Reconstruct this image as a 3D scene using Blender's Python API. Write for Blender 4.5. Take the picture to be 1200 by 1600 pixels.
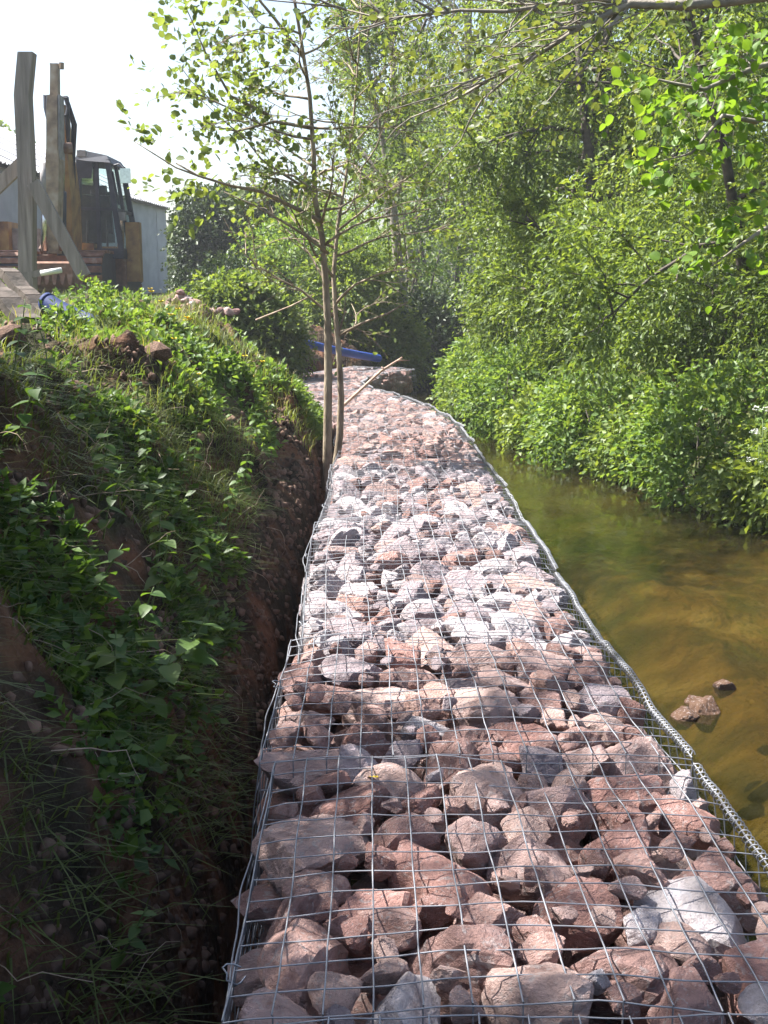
import bpy, math, random
import numpy as np
from mathutils import Vector, Matrix, noise as mnoise

# ------------------------------------------------------------------ camera, sky, sun, exposure
SC = bpy.context.scene
for o in list(bpy.data.objects):
    bpy.data.objects.remove(o)
COL = SC.collection
R = math.radians
F_PX, CAM_H, PITCH = 1850.0, 1.09, math.atan(345 / 1850.0)

cam_d = bpy.data.cameras.new('camera')
cam_d.sensor_fit = 'VERTICAL'
cam_d.sensor_height = 32.0
cam_d.lens = F_PX / 1600.0 * 32.0
cam_d.clip_start = 0.05
cam_d.clip_end = 2000
cam = bpy.data.objects.new('camera', cam_d)
COL.objects.link(cam)
cam.location = (0, 0, CAM_H)
cam.rotation_euler = (math.pi / 2 - PITCH, 0, 0)
SC.camera = cam

SUN_EL, SUN_AZ = R(53), R(-74)            # azimuth measured from straight ahead (+Y), negative = left
sun_vec = Vector((math.sin(SUN_AZ) * math.cos(SUN_EL), math.cos(SUN_AZ) * math.cos(SUN_EL), math.sin(SUN_EL)))
W = bpy.data.worlds.new('World')
SC.world = W
W.use_nodes = True
nt = W.node_tree
bg = nt.nodes['Background']
sky = nt.nodes.new('ShaderNodeTexSky')
sky.sky_type = 'NISHITA'
sky.sun_disc = False
sky.sun_elevation = SUN_EL
sky.sun_rotation = SUN_AZ
sky.air_density = 1.0
sky.dust_density = 3.0
sky.ozone_density = 1.0
nt.links.new(sky.outputs[0], bg.inputs[0])
bg.inputs[1].default_value = 0.08
sd = bpy.data.lights.new('sun', 'SUN')
sd.energy = 5.0
sd.angle = R(0.53)
sd.color = (1.0, 0.965, 0.92)
sun = bpy.data.objects.new('sun', sd)
COL.objects.link(sun)
sun.rotation_euler = sun_vec.to_track_quat('Z', 'Y').to_euler()
SC.view_settings.view_transform = 'Standard'
SC.view_settings.look = 'None'
SC.view_settings.exposure = 1.95
SC.view_settings.gamma = 1.0
SC.render.engine = 'CYCLES'
SC.cycles.use_denoising = True
SC.cycles.max_bounces = 7
SC.cycles.diffuse_bounces = 3
SC.cycles.transparent_max_bounces = 8
SC.cycles.caustics_reflective = False
SC.cycles.caustics_refractive = False

# ------------------------------------------------------------------ helpers
def at(px, py, D):
    """world point at forward distance D that the photograph's pixel looks at"""
    a = (py - 800.0) / F_PX
    s, c = math.sin(PITCH), math.cos(PITCH)
    h = D * (s + a * c) / (c - a * s)
    d = D * c + h * s
    return Vector(((px - 600.0) / F_PX * d, D, CAM_H - h))

def vnoise(x, y, seed=0):
    """smooth value noise on arrays"""
    xi = np.floor(x).astype(np.int64); yi = np.floor(y).astype(np.int64)
    xf = x - xi; yf = y - yi
    u = xf * xf * (3 - 2 * xf); v = yf * yf * (3 - 2 * yf)
    def h(a, b):
        n = (a * 374761393 + b * 668265263 + seed * 974711) & 0x7fffffff
        n = ((n ^ (n >> 13)) * 1274126177) & 0x7fffffff
        return ((n ^ (n >> 16)) & 0xffff) / 65535.0
    return (h(xi, yi) * (1 - u) + h(xi + 1, yi) * u) * (1 - v) + (h(xi, yi + 1) * (1 - u) + h(xi + 1, yi + 1) * u) * v

def fbm(x, y, seed=0, octv=4):
    s = 0; a = .5; t = 0
    for k in range(octv):
        s = s + a * vnoise(x * 2 ** k, y * 2 ** k, seed + k * 7); t += a; a *= .5
    return s / t - .5

class MB:
    def __init__(self):
        self.v = []; self.f = []
    def add(self, verts, faces):
        n = len(self.v)
        self.v.extend([tuple(p) for p in verts])
        self.f.extend([tuple(i + n for i in q) for q in faces])
    def box(self, c, s, rot=None, taper=None):
        vs = []
        for z in (-.5, .5):
            for (x, y) in ((-.5, -.5), (.5, -.5), (.5, .5), (-.5, .5)):
                k = 1.0 if (taper is None or z < 0) else taper
                p = Vector((x * s[0] * k, y * s[1] * k, z * s[2]))
                if rot is not None: p = rot @ p
                vs.append(p + Vector(c))
        self.add(vs, [(3, 2, 1, 0), (4, 5, 6, 7), (0, 1, 5, 4), (1, 2, 6, 5), (2, 3, 7, 6), (3, 0, 4, 7)])
    def beam(self, a, b, w, h, up=(0, 0, 1)):
        a = Vector(a); b = Vector(b); d = (b - a); L = d.length; d.normalize()
        upv = Vector(up)
        s = d.cross(upv)
        if s.length < 1e-4: s = d.cross(Vector((0, 1, 0)))
        s.normalize(); u = s.cross(d)
        vs = []
        for q in (a, b):
            for (i, j) in ((-1, -1), (1, -1), (1, 1), (-1, 1)):
                vs.append(q + s * (i * w / 2) + u * (j * h / 2))
        self.add(vs, [(0, 1, 2, 3), (7, 6, 5, 4), (0, 4, 5, 1), (1, 5, 6, 2), (2, 6, 7, 3), (3, 7, 4, 0)])
    def tube(self, pts, rad, sides=6, cap=True):
        pts = np.asarray([tuple(p) for p in pts], float); n = len(pts)
        rad = np.full(n, rad, float) if np.isscalar(rad) else np.asarray(rad, float)
        tan = np.gradient(pts, axis=0)
        tan /= np.maximum(np.linalg.norm(tan, axis=1, keepdims=True), 1e-9)
        ref = np.array([0, 0, 1.]) if abs(tan[0, 2]) < .9 else np.array([1., 0, 0])
        u = np.cross(tan[0], ref); u /= np.linalg.norm(u)
        base = len(self.v)
        ang = np.arange(sides) / sides * 2 * math.pi
        ca, sa = np.cos(ang)[:, None], np.sin(ang)[:, None]
        for i in range(n):
            u = u - tan[i] * np.dot(u, tan[i]); u /= max(np.linalg.norm(u), 1e-9)
            w = np.cross(tan[i], u)
            ring = pts[i] + rad[i] * (ca * u + sa * w)
            self.v.extend(map(tuple, ring))
        for i in range(n - 1):
            b = base + i * sides
            for k in range(sides):
                k2 = (k + 1) % sides
                self.f.append((b + k, b + k2, b + sides + k2, b + sides + k))
        if cap:
            self.f.append(tuple(base + k for k in range(sides))[::-1])
            self.f.append(tuple(base + (n - 1) * sides + k for k in range(sides)))
    def prism(self, outline, axis, a, b):
        """extrude a 2-D outline between a and b along axis"""
        n = len(outline); vs = []
        for t in (a, b):
            for (p, q) in outline:
                vs.append({'x': (t, p, q), 'y': (p, t, q), 'z': (p, q, t)}[axis])
        fs = [tuple(range(n)), tuple(range(2 * n - 1, n - 1, -1))]
        for k in range(n):
            k2 = (k + 1) % n
            fs.append((k, n + k, n + k2, k2))
        self.add(vs, fs)
    def build(self, name, mat, parent=None, smooth=False, loc=None):
        me = bpy.data.meshes.new(name)
        me.from_pydata(self.v, [], self.f)
        me.update()
        if smooth:
            me.polygons.foreach_set('use_smooth', [True] * len(me.polygons))
        if mat: me.materials.append(mat)
        o = bpy.data.objects.new(name, me)
        COL.objects.link(o)
        if parent: o.parent = parent
        if loc is not None: o.location = loc
        return o

def np_mesh(name, V, F, mat, parent=None, tint=None, smooth=False):
    """fast mesh: V (n,3), F (m,k)"""
    me = bpy.data.meshes.new(name)
    V = np.ascontiguousarray(V, dtype=np.float32); F = np.ascontiguousarray(F, dtype=np.int32)
    m, k = F.shape
    me.vertices.add(len(V)); me.vertices.foreach_set('co', V.ravel())
    me.loops.add(m * k); me.loops.foreach_set('vertex_index', F.ravel())
    me.polygons.add(m); me.polygons.foreach_set('loop_start', np.arange(0, m * k, k, dtype=np.int32))
    if smooth: me.polygons.foreach_set('use_smooth', np.ones(m, dtype=bool))
    if tint is not None:
        a = me.attributes.new('tint', 'FLOAT', 'POINT')
        a.data.foreach_set('value', np.ascontiguousarray(tint, dtype=np.float32))
    me.update(calc_edges=True)
    if mat: me.materials.append(mat)
    o = bpy.data.objects.new(name, me)
    COL.objects.link(o)
    if parent: o.parent = parent
    return o

def tag(o, label=None, cat=None, group=None, kind=None):
    if label: o['label'] = label
    if cat: o['category'] = cat
    if group: o['group'] = group
    if kind: o['kind'] = kind
    return o

def empty(name, loc=(0, 0, 0), rz=0):
    o = bpy.data.objects.new(name, None)
    o.empty_display_size = .1
    COL.objects.link(o); o.location = loc; o.rotation_euler = (0, 0, rz)
    return o

# ------------------------------------------------------------------ materials
def new_mat(name):
    m = bpy.data.materials.new(name); m.use_nodes = True
    n = m.node_tree.nodes; l = m.node_tree.links
    b = n['Principled BSDF']
    return m, n, l, b

def ramp(n, stops):
    r = n.new('ShaderNodeValToRGB')
    e = r.color_ramp.elements
    while len(e) < len(stops): e.new(.5)
    for k, (p, c) in enumerate(stops):
        e[k].position = p; e[k].color = (*c, 1)
    return r

def noise_mat(name, stops, scale=6, detail=6, rough=.85, bump=.3, bscale=None, spec=.3, dist=.01, coord='Object', stretch=None):
    m, n, l, b = new_mat(name)
    tc = n.new('ShaderNodeTexCoord')
    if stretch:
        mp = n.new('ShaderNodeMapping'); mp.inputs['Scale'].default_value = stretch
        l.new(tc.outputs[coord], mp.inputs[0]); tc = mp; coord = 'Vector'
    t = n.new('ShaderNodeTexNoise'); t.inputs['Scale'].default_value = scale; t.inputs['Detail'].default_value = detail
    l.new(tc.outputs[coord], t.inputs['Vector'])
    r = ramp(n, stops); l.new(t.outputs['Fac'], r.inputs[0]); l.new(r.outputs[0], b.inputs['Base Color'])
    b.inputs['Roughness'].default_value = rough
    b.inputs['Specular IOR Level'].default_value = spec
    if bump:
        t2 = n.new('ShaderNodeTexNoise'); t2.inputs['Scale'].default_value = bscale or scale * 5; t2.inputs['Detail'].default_value = 5
        l.new(tc.outputs[coord], t2.inputs['Vector'])
        bp = n.new('ShaderNodeBump'); bp.inputs['Strength'].default_value = bump; bp.inputs['Distance'].default_value = dist
        l.new(t2.outputs['Fac'], bp.inputs['Height']); l.new(bp.outputs[0], b.inputs['Normal'])
    return m

def leaf_mat(name, dark, mid, lite, trans=.42, rough=.5, spec=.35):
    m, n, l, b = new_mat(name)
    a = n.new('ShaderNodeAttribute'); a.attribute_name = 'tint'
    yl = lambda c: (c[0] * 1.3, c[1] * 1.08, c[2] * 1.1)
    r = ramp(n, [(0, yl(dark)), (.5, yl(mid)), (1, yl(lite))])
    l.new(a.outputs['Fac'], r.inputs[0]); l.new(r.outputs[0], b.inputs['Base Color'])
    b.inputs['Roughness'].default_value = rough
    b.inputs['Specular IOR Level'].default_value = spec
    t = n.new('ShaderNodeBsdfTranslucent')
    g = n.new('ShaderNodeMix'); g.data_type = 'RGBA'; g.blend_type = 'MULTIPLY'; g.inputs[0].default_value = 1
    l.new(r.outputs[0], g.inputs[6]); g.inputs[7].default_value = (1.9, 1.75, .75, 1)
    l.new(g.outputs[2], t.inputs[0])
    mx = n.new('ShaderNodeMixShader'); mx.inputs[0].default_value = trans
    l.new(b.outputs[0], mx.inputs[1]); l.new(t.outputs[0], mx.inputs[2])
    l.new(mx.outputs[0], n['Material Output'].inputs[0])
    return m

M = {}
M['willow'] = leaf_mat('willow_leaf', (.045, .09, .022), (.085, .155, .034), (.145, .22, .05))
M['sallow'] = leaf_mat('sallow_leaf', (.035, .075, .02), (.068, .13, .03), (.12, .19, .045))
M['alder'] = leaf_mat('alder_leaf', (.06, .10, .045), (.09, .155, .05), (.14, .21, .06), trans=.42)
M['young'] = leaf_mat('young_leaf', (.05, .08, .03), (.075, .115, .04), (.115, .165, .055))
M['bright'] = leaf_mat('sunny_leaf', (.055, .13, .02), (.085, .185, .025), (.125, .24, .04), trans=.45)
M['hedge'] = leaf_mat('hedge_leaf', (.014, .036, .015), (.025, .055, .022), (.05, .09, .03), trans=.15)
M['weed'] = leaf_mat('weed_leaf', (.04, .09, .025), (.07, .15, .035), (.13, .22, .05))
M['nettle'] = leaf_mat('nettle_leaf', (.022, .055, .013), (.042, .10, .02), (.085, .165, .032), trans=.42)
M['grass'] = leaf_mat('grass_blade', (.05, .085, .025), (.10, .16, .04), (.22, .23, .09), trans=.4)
M['white_flower'] = noise_mat('white_petal', [(.3, (.72, .74, .68)), (.7, (.82, .82, .78))], 20, 2, .7, 0)
M['yellow_flower'] = noise_mat('yellow_petal', [(.3, (.75, .5, .02)), (.7, (.8, .6, .04))], 20, 2, .5, 0)
M['bark'] = noise_mat('alder_bark', [(.3, (.13, .10, .07)), (.55, (.25, .2, .14)), (.75, (.34, .29, .21))], 14, 6, .85, .8, 40, stretch=(1.5, 1.5, .5))
M['dark_bark'] = noise_mat('dark_bark', [(.3, (.05, .042, .035)), (.7, (.12, .10, .08))], 14, 6, .9, .5, 60)
M['pale_bark'] = noise_mat('pale_bark', [(.3, (.16, .14, .11)), (.7, (.30, .27, .22))], 20, 6, .85, .4, 60)
M['root'] = noise_mat('dry_root', [(.3, (.18, .13, .09)), (.7, (.42, .33, .25))], 20, 4, .9, .3, 60)
M['broken_wood'] = noise_mat('broken_wood', [(.3, (.35, .22, .16)), (.7, (.5, .36, .28))], 16, 5, .8, .3, 60)
M['timber'] = noise_mat('weathered_timber', [(.3, (.18, .16, .145)), (.55, (.28, .25, .23)), (.75, (.36, .33, .30))], 9, 6, .85, .8, 22, stretch=(3, 3, .25))
M['timber_dark'] = noise_mat('damp_timber', [(.3, (.07, .06, .05)), (.7, (.16, .13, .11))], 9, 6, .85, .4, 50)
M['blue_pipe'] = noise_mat('blue_plastic', [(.3, (.02, .055, .26)), (.7, (.03, .08, .34))], 5, 8, .6, .15, 40, spec=.3)
M['shade_blue'] = noise_mat('muddy_shade_blue_plastic', [(.3, (.012, .02, .06)), (.55, (.02, .035, .12)), (.75, (.06, .055, .05))], 4, 8, .7, .2, 40, spec=.2)  # blue pipe plastic with shade darkened into its colour, plus mud tones
M['digger_yellow'] = noise_mat('digger_yellow', [(.3, (.13, .07, .04)), (.5, (.28, .15, .05)), (.75, (.40, .25, .08))], 5, 8, .5, .1, 40, spec=.4)
M['digger_dark'] = noise_mat('digger_dark_steel', [(.3, (.02, .024, .034)), (.7, (.045, .05, .065))], 6, 5, .55, .1, 40)
M['rusty'] = noise_mat('rusty_steel', [(.3, (.09, .05, .035)), (.55, (.2, .1, .06)), (.75, (.26, .2, .16))], 8, 8, .75, .3, 50)
M['worn_grey'] = noise_mat('worn_grey_paint', [(.3, (.16, .15, .15)), (.7, (.33, .31, .3))], 7, 8, .6, .1, 40)
M['seat'] = noise_mat('seat_vinyl', [(.3, (.03, .03, .035)), (.7, (.06, .06, .065))], 8, 4, .6, .1, 40)
def steel(name, col, rough, metal):
    m, n, l, b = new_mat(name)
    tc = n.new('ShaderNodeTexCoord'); t = n.new('ShaderNodeTexNoise'); t.inputs['Scale'].default_value = 25
    l.new(tc.outputs['Object'], t.inputs['Vector'])
    r = ramp(n, [(.3, tuple(c * .7 for c in col)), (.7, col)]); l.new(t.outputs['Fac'], r.inputs[0]); l.new(r.outputs[0], b.inputs['Base Color'])
    b.inputs['Metallic'].default_value = metal; b.inputs['Roughness'].default_value = rough
    return m
M['wire'] = steel('galvanised_wire', (.31, .32, .345), .55, .6)
M['chrome'] = steel('ram_chrome', (.75, .75, .76), .18, 1.0)
M['mirror'] = steel('mirror_glass', (.55, .62, .6), .05, 1.0)
def glass(name, col):
    m, n, l, b = new_mat(name)
    g = n.new('ShaderNodeBsdfGlossy'); g.inputs['Roughness'].default_value = .06
    t = n.new('ShaderNodeBsdfTransparent'); t.inputs[0].default_value = (*col, 1)
    fr = n.new('ShaderNodeFresnel'); fr.inputs[0].default_value = 1.25
    dz = n.new('ShaderNodeTexNoise'); dz.inputs['Scale'].default_value = 40
    d = n.new('ShaderNodeBsdfDiffuse'); d.inputs[0].default_value = (.22, .30, .30, 1)
    r = ramp(n, [(.35, (.05,) * 3), (.75, (.16,) * 3)]); l.new(dz.outputs['Fac'], r.inputs[0])
    mx = n.new('ShaderNodeMixShader'); l.new(fr.outputs[0], mx.inputs[0]); l.new(t.outputs[0], mx.inputs[1]); l.new(g.outputs[0], mx.inputs[2])
    mx2 = n.new('ShaderNodeMixShader'); l.new(r.outputs[0], mx2.inputs[0]); l.new(mx.outputs[0], mx2.inputs[1]); l.new(d.outputs[0], mx2.inputs[2])
    l.new(mx2.outputs[0], n['Material Output'].inputs[0])
    return m
M['glass'] = glass('dusty_cab_glass', (.85, .94, .93))

# stone: colour comes from each stone's own object colour
def stone_mat():
    m, n, l, b = new_mat('gabion_stone')
    oi = n.new('ShaderNodeObjectInfo'); tc = n.new('ShaderNodeTexCoord')
    off = n.new('ShaderNodeVectorMath'); off.operation = 'ADD'
    mul = n.new('ShaderNodeMath'); mul.operation = 'MULTIPLY'; mul.inputs[1].default_value = 37.0
    l.new(oi.outputs['Random'], mul.inputs[0])
    l.new(tc.outputs['Object'], off.inputs[0]); l.new(mul.outputs[0], off.inputs[1])
    t = n.new('ShaderNodeTexNoise'); t.inputs['Scale'].default_value = 1.6; t.inputs['Detail'].default_value = 8; t.inputs['Roughness'].default_value = .65
    l.new(off.outputs[0], t.inputs['Vector'])
    r = ramp(n, [(.30, (.6, .5, .47)), (.46, (1, .96, .94)), (.58, (1.15, 1.1, 1.08)), (.72, (1.4, 1.5, 1.55))])
    l.new(t.outputs['Fac'], r.inputs[0])
    mx = n.new('ShaderNodeMix'); mx.data_type = 'RGBA'; mx.blend_type = 'MULTIPLY'; mx.inputs[0].default_value = 1
    l.new(oi.outputs['Color'], mx.inputs[6]); l.new(r.outputs[0], mx.inputs[7])
    # pale veins and lichen blotches
    t3 = n.new('ShaderNodeTexNoise'); t3.inputs['Scale'].default_value = 4.5; t3.inputs['Detail'].default_value = 6; t3.inputs['Distortion'].default_value = 1.2
    l.new(off.outputs[0], t3.inputs['Vector'])
    r3 = ramp(n, [(.56, (0, 0, 0)), (.68, (.75, .75, .75))]); l.new(t3.outputs['Fac'], r3.inputs[0])
    mx2 = n.new('ShaderNodeMix'); mx2.data_type = 'RGBA'
    l.new(r3.outputs[0], mx2.inputs[0]); l.new(mx.outputs[2], mx2.inputs[6]); mx2.inputs[7].default_value = (.6, .53, .51, 1)
    l.new(mx2.outputs[2], b.inputs['Base Color'])
    b.inputs['Roughness'].default_value = .82; b.inputs['Specular IOR Level'].default_value = .25
    t2 = n.new('ShaderNodeTexNoise'); t2.inputs['Scale'].default_value = 9; t2.inputs['Detail'].default_value = 9; t2.inputs['Roughness'].default_value = .7
    l.new(off.outputs[0], t2.inputs['Vector'])
    bp = n.new('ShaderNodeBump'); bp.inputs['Strength'].default_value = .8; bp.inputs['Distance'].default_value = .12
    l.new(t2.outputs['Fac'], bp.inputs['Height']); l.new(bp.outputs[0], b.inputs['Normal'])
    return m
M['stone'] = stone_mat()

# ground: soil, turf and gravel bed blended by the 'tint' attribute (0 soil, .5 turf, 1 stream bed)
def ground_mat():
    m, n, l, b = new_mat('ground')
    tc = n.new('ShaderNodeTexCoord')
    a = n.new('ShaderNodeAttribute'); a.attribute_name = 'tint'
    def nz(s, d=8, dist=0):
        t = n.new('ShaderNodeTexNoise'); t.inputs['Scale'].default_value = s; t.inputs['Detail'].default_value = d; t.inputs['Distortion'].default_value = dist
        l.new(tc.outputs['Object'], t.inputs['Vector']); return t
    s1 = nz(3.2); soil = ramp(n, [(.3, (.022, .016, .012)), (.48, (.05, .032, .023)), (.6, (.13, .062, .038)), (.75, (.20, .11, .075))]); l.new(s1.outputs['Fac'], soil.inputs[0])
    s2 = nz(2.0); turf = ramp(n, [(.3, (.05, .045, .025)), (.5, (.06, .085, .03)), (.7, (.10, .14, .045))]); l.new(s2.outputs['Fac'], turf.inputs[0])
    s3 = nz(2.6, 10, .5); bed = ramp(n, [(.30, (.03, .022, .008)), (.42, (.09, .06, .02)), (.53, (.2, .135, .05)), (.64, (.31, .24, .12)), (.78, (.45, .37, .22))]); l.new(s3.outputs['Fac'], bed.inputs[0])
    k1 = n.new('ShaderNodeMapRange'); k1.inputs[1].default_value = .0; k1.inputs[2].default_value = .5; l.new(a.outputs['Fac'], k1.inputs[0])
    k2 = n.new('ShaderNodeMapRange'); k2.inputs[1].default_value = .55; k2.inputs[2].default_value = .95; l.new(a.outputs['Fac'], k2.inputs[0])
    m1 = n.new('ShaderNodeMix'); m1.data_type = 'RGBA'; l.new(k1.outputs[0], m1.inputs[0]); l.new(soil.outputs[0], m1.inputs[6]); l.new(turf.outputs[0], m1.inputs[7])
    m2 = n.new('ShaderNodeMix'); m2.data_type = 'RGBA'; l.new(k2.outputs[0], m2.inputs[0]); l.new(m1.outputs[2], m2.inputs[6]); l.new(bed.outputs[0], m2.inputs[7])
    l.new(m2.outputs[2], b.inputs['Base Color'])
    b.inputs['Roughness'].default_value = .95; b.inputs['Specular IOR Level'].default_value = .1
    h = nz(20, 10); bp = n.new('ShaderNodeBump'); bp.inputs['Strength'].default_value = 1; bp.inputs['Distance'].default_value = .06
    l.new(h.outputs['Fac'], bp.inputs['Height']); l.new(bp.outputs[0], b.inputs['Normal'])
    return m
M['ground'] = ground_mat()

def water_mat():
    m, n, l, b = new_mat('stream_water')
    tc = n.new('ShaderNodeTexCoord'); mp = n.new('ShaderNodeMapping'); mp.inputs['Scale'].default_value = (1.4, .55, 1)
    l.new(tc.outputs['Object'], mp.inputs[0])
    t = n.new('ShaderNodeTexNoise'); t.inputs['Scale'].default_value = 5; t.inputs['Detail'].default_value = 5
    l.new(mp.outputs[0], t.inputs['Vector'])
    bp = n.new('ShaderNodeBump'); bp.inputs['Strength'].default_value = .16; bp.inputs['Distance'].default_value = .05
    l.new(t.outputs['Fac'], bp.inputs['Height'])
    g = n.new('ShaderNodeBsdfGlossy'); g.inputs['Roughness'].default_value = .03; l.new(bp.outputs[0], g.inputs['Normal'])
    tr = n.new('ShaderNodeBsdfTransparent'); tr.inputs[0].default_value = (.60, .52, .31, 1)
    df = n.new('ShaderNodeBsdfDiffuse'); df.inputs[0].default_value = (.036, .031, .014, 1)   # suspended silt
    ms = n.new('ShaderNodeMixShader'); ms.inputs[0].default_value = .3
    l.new(tr.outputs[0], ms.inputs[1]); l.new(df.outputs[0], ms.inputs[2])
    fr = n.new('ShaderNodeFresnel'); fr.inputs[0].default_value = 1.33; l.new(bp.outputs[0], fr.inputs['Normal'])
    mx = n.new('ShaderNodeMixShader'); l.new(fr.outputs[0], mx.inputs[0]); l.new(ms.outputs[0], mx.inputs[1]); l.new(g.outputs[0], mx.inputs[2])
    l.new(mx.outputs[0], n['Material Output'].inputs[0])
    return m
M['water'] = water_mat()

# ------------------------------------------------------------------ the wall's line and the terrain
CL = np.array([(-6, .26), (.85, .255), (1.85, .25), (2.85, .235), (3.85, .215), (4.85, .20), (5.85, .19), (6.85, .185), (7.85, .18), (8.85, .17),
               (9.85, .14), (10.85, .07), (11.85, -.06), (12.8, -.30), (13.7, -.62), (14.7, -.80), (15.7, -.72), (16.65, -.42), (17.5, -.02)]) - np.array([.203, 0])
WATER_Z = -.5
def wall_c(y): return np.interp(y, CL[:, 0], CL[:, 1])
def bank_r(y): return np.interp(y, [-10, 0, 2.7, 4.7, 7.2, 9.2, 11.7, 13.7, 15.7, 18, 22, 30, 60], [6, 4.8, 4.2, 3.4, 2.55, 2.05, 1.55, 1.2, .85, 1.1, 1.5, .8, -3])
def bank_l(y): return np.interp(y, [-10, 17.8, 18.6, 22, 30, 60], [0, 0, .1, .0, -.8, -5])      # beyond the wall

def sstep(a, b, x):
    t = np.clip((x - a) / (b - a), 0, 1); return t * t * (3 - 2 * t)

def terrain(x, y):
    x = np.asarray(x, float); y = np.asarray(y, float)
    wl = np.where(y < 17.8, wall_c(y) - .52, bank_l(y) - .15)
    wr = np.where(y < 17.8, wall_c(y) + .46, bank_l(y))
    toe = wl - np.interp(y, [4, 7], [.17, .1])
    crest = np.interp(y, [-10, 4, 7, 9.5, 11, 13, 15, 18, 22, 30], [-1.5, -1.48, -1.45, -1.5, -1.75, -2.3, -2.6, -2.2, -2.4, -4])
    crest = crest + .18 * fbm(y * 1.1, y * 0 + 3, 5)
    trench = np.interp(y, [-10, 4.0, 6.0, 8, 12, 17, 20], [-1.0, -.98, -.6, -.28, -.2, -.1, -.3])
    top = np.interp(y, [-10, 5, 8, 12, 20, 40], [.80, .78, .74, .84, .98, 1.05])
    t = np.clip((toe - x) / np.maximum(toe - crest, .05), 0, 1)
    prof = np.where(t < 1, .66 * t ** .36 + .34 * t * t * (3 - 2 * t), 1)
    zl = trench + (top - trench) * prof
    rough = np.clip(t * 5, .15, 1) * np.where(x > crest - 3, 1, np.clip(1 - (crest - 3 - x) * .15, .3, 1))
    near = np.clip(1.2 - (y - 10) * .06, .25, 1)
    zl = zl + rough * near * (.44 * fbm(x * 1.7, y * 1.7, 11) * np.clip(t * 4, 0, 1) + .30 * fbm(x * 4.5, y * 4.5, 23) + .10 * fbm(x * 15, y * 15, 31))
    # river bed
    br = bank_r(y)
    u = np.clip((x - wr) / np.maximum(br - wr, .2), 0, 1)
    zb = WATER_Z - .10 - .42 * (1 - sstep(.08, .42, u)) * 1.0 - .06 * np.sin(u * math.pi)
    zb = zb + .16 * fbm(x * 1.2, y * 1.0, 41) + .10 * fbm(x * 4.5, y * 3.5, 47) + .05 * fbm(x * 14, y * 12, 53)
    # right bank
    q = x - br
    zr = WATER_Z - .12 + 1.05 * sstep(-.15, 1.2, q) + .45 * sstep(1, 6, q) + .2 * fbm(x * 1.5, y * 1.5, 61) + .06 * fbm(x * 7, y * 7, 67)
    z = np.where(x < wl, zl, np.where(x < wr, -1.02, np.where(x < br - .15, zb, np.maximum(zr, zb - .2))))
    # smooth join at the right water edge
    k = sstep(-.5, .1, q)
    z = np.where((x >= wr) & (x > br - .5), zb * (1 - k) + zr * k, z)
    # rise gently far away
    far = np.maximum(np.hypot(x, y) - 45, 0)
    z = z + far * .012 * np.where(np.abs(x) > 0, 1, 1)
    deep = np.clip(sstep(6.0, 9.0, y) + (1 - sstep(.1, .4, u)), 0, 1)  # bed colour darkened by the wall and farther off, imitating shade and depth
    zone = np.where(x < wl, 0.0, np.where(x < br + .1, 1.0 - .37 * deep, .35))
    grass = sstep(.2, .8, fbm(x * .9, y * .9, 71) + .5) * .5
    zone = np.where(x < wl, np.where(t > .45, np.clip(grass * np.interp(y, [3, 5, 7, 60], [.2, .4, 1, 1]), 0, .5), .03), zone)
    zone = np.where((x < -2.5) | (y > 19), np.where(zone > .9, zone, np.maximum(zone, .3)), zone)
    return z, zone

def tz(x, y): return float(terrain(np.array([x]), np.array([y]))[0][0])

def lines(segs):
    out = [segs[0][0]]
    for (a, b, n) in segs: out.extend(np.linspace(a, b, n + 1)[1:])
    return np.array(out)
gx = lines([(-500, -60, 8), (-60, -12, 24), (-12, -3.2, 60), (-3.2, -1.6, 60), (-1.6, -.9, 45), (-.9, -.2, 90), (-.2, 3.6, 100), (3.6, 9, 40), (9, 60, 25), (60, 500, 8)])
gy = lines([(-60, -3, 16), (-3, 1, 20), (1, 12, 200), (12, 20, 60), (20, 45, 50), (45, 120, 15), (120, 900, 10)])
GX, GY = np.meshgrid(gx, gy)
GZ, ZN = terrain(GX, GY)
nx, ny = len(gx), len(gy)
idx = np.arange(nx * ny).reshape(ny, nx)
Fq = np.stack([idx[:-1, :-1], idx[:-1, 1:], idx[1:, 1:], idx[1:, :-1]], -1).reshape(-1, 4)
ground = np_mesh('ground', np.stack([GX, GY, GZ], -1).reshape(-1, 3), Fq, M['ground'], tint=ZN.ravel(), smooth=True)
tag(ground, 'red brown earth bank, terrace and stream bed', 'ground', kind='structure')

# water sheet from under the wall to under the right bank
wy = np.concatenate([np.linspace(-8, 17.4, 52), np.linspace(18.2, 60, 30)])
wv = []
for y in wy:
    a = float(wall_c(y)) + .2 if y < 17.8 else float(bank_l(y)) - .8
    b = float(bank_r(y)) + 1.0
    for k in range(9): wv.append((a + (b - a) * k / 8, y, WATER_Z))
wi = np.arange(len(wv)).reshape(-1, 9)
water = np_mesh('stream_water', np.array(wv), np.stack([wi[:-1, :-1], wi[:-1, 1:], wi[1:, 1:], wi[1:, :-1]], -1).reshape(-1, 4), M['water'], smooth=True)
tag(water, 'shallow brown stream running along the gabion wall', 'water', kind='structure')

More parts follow.
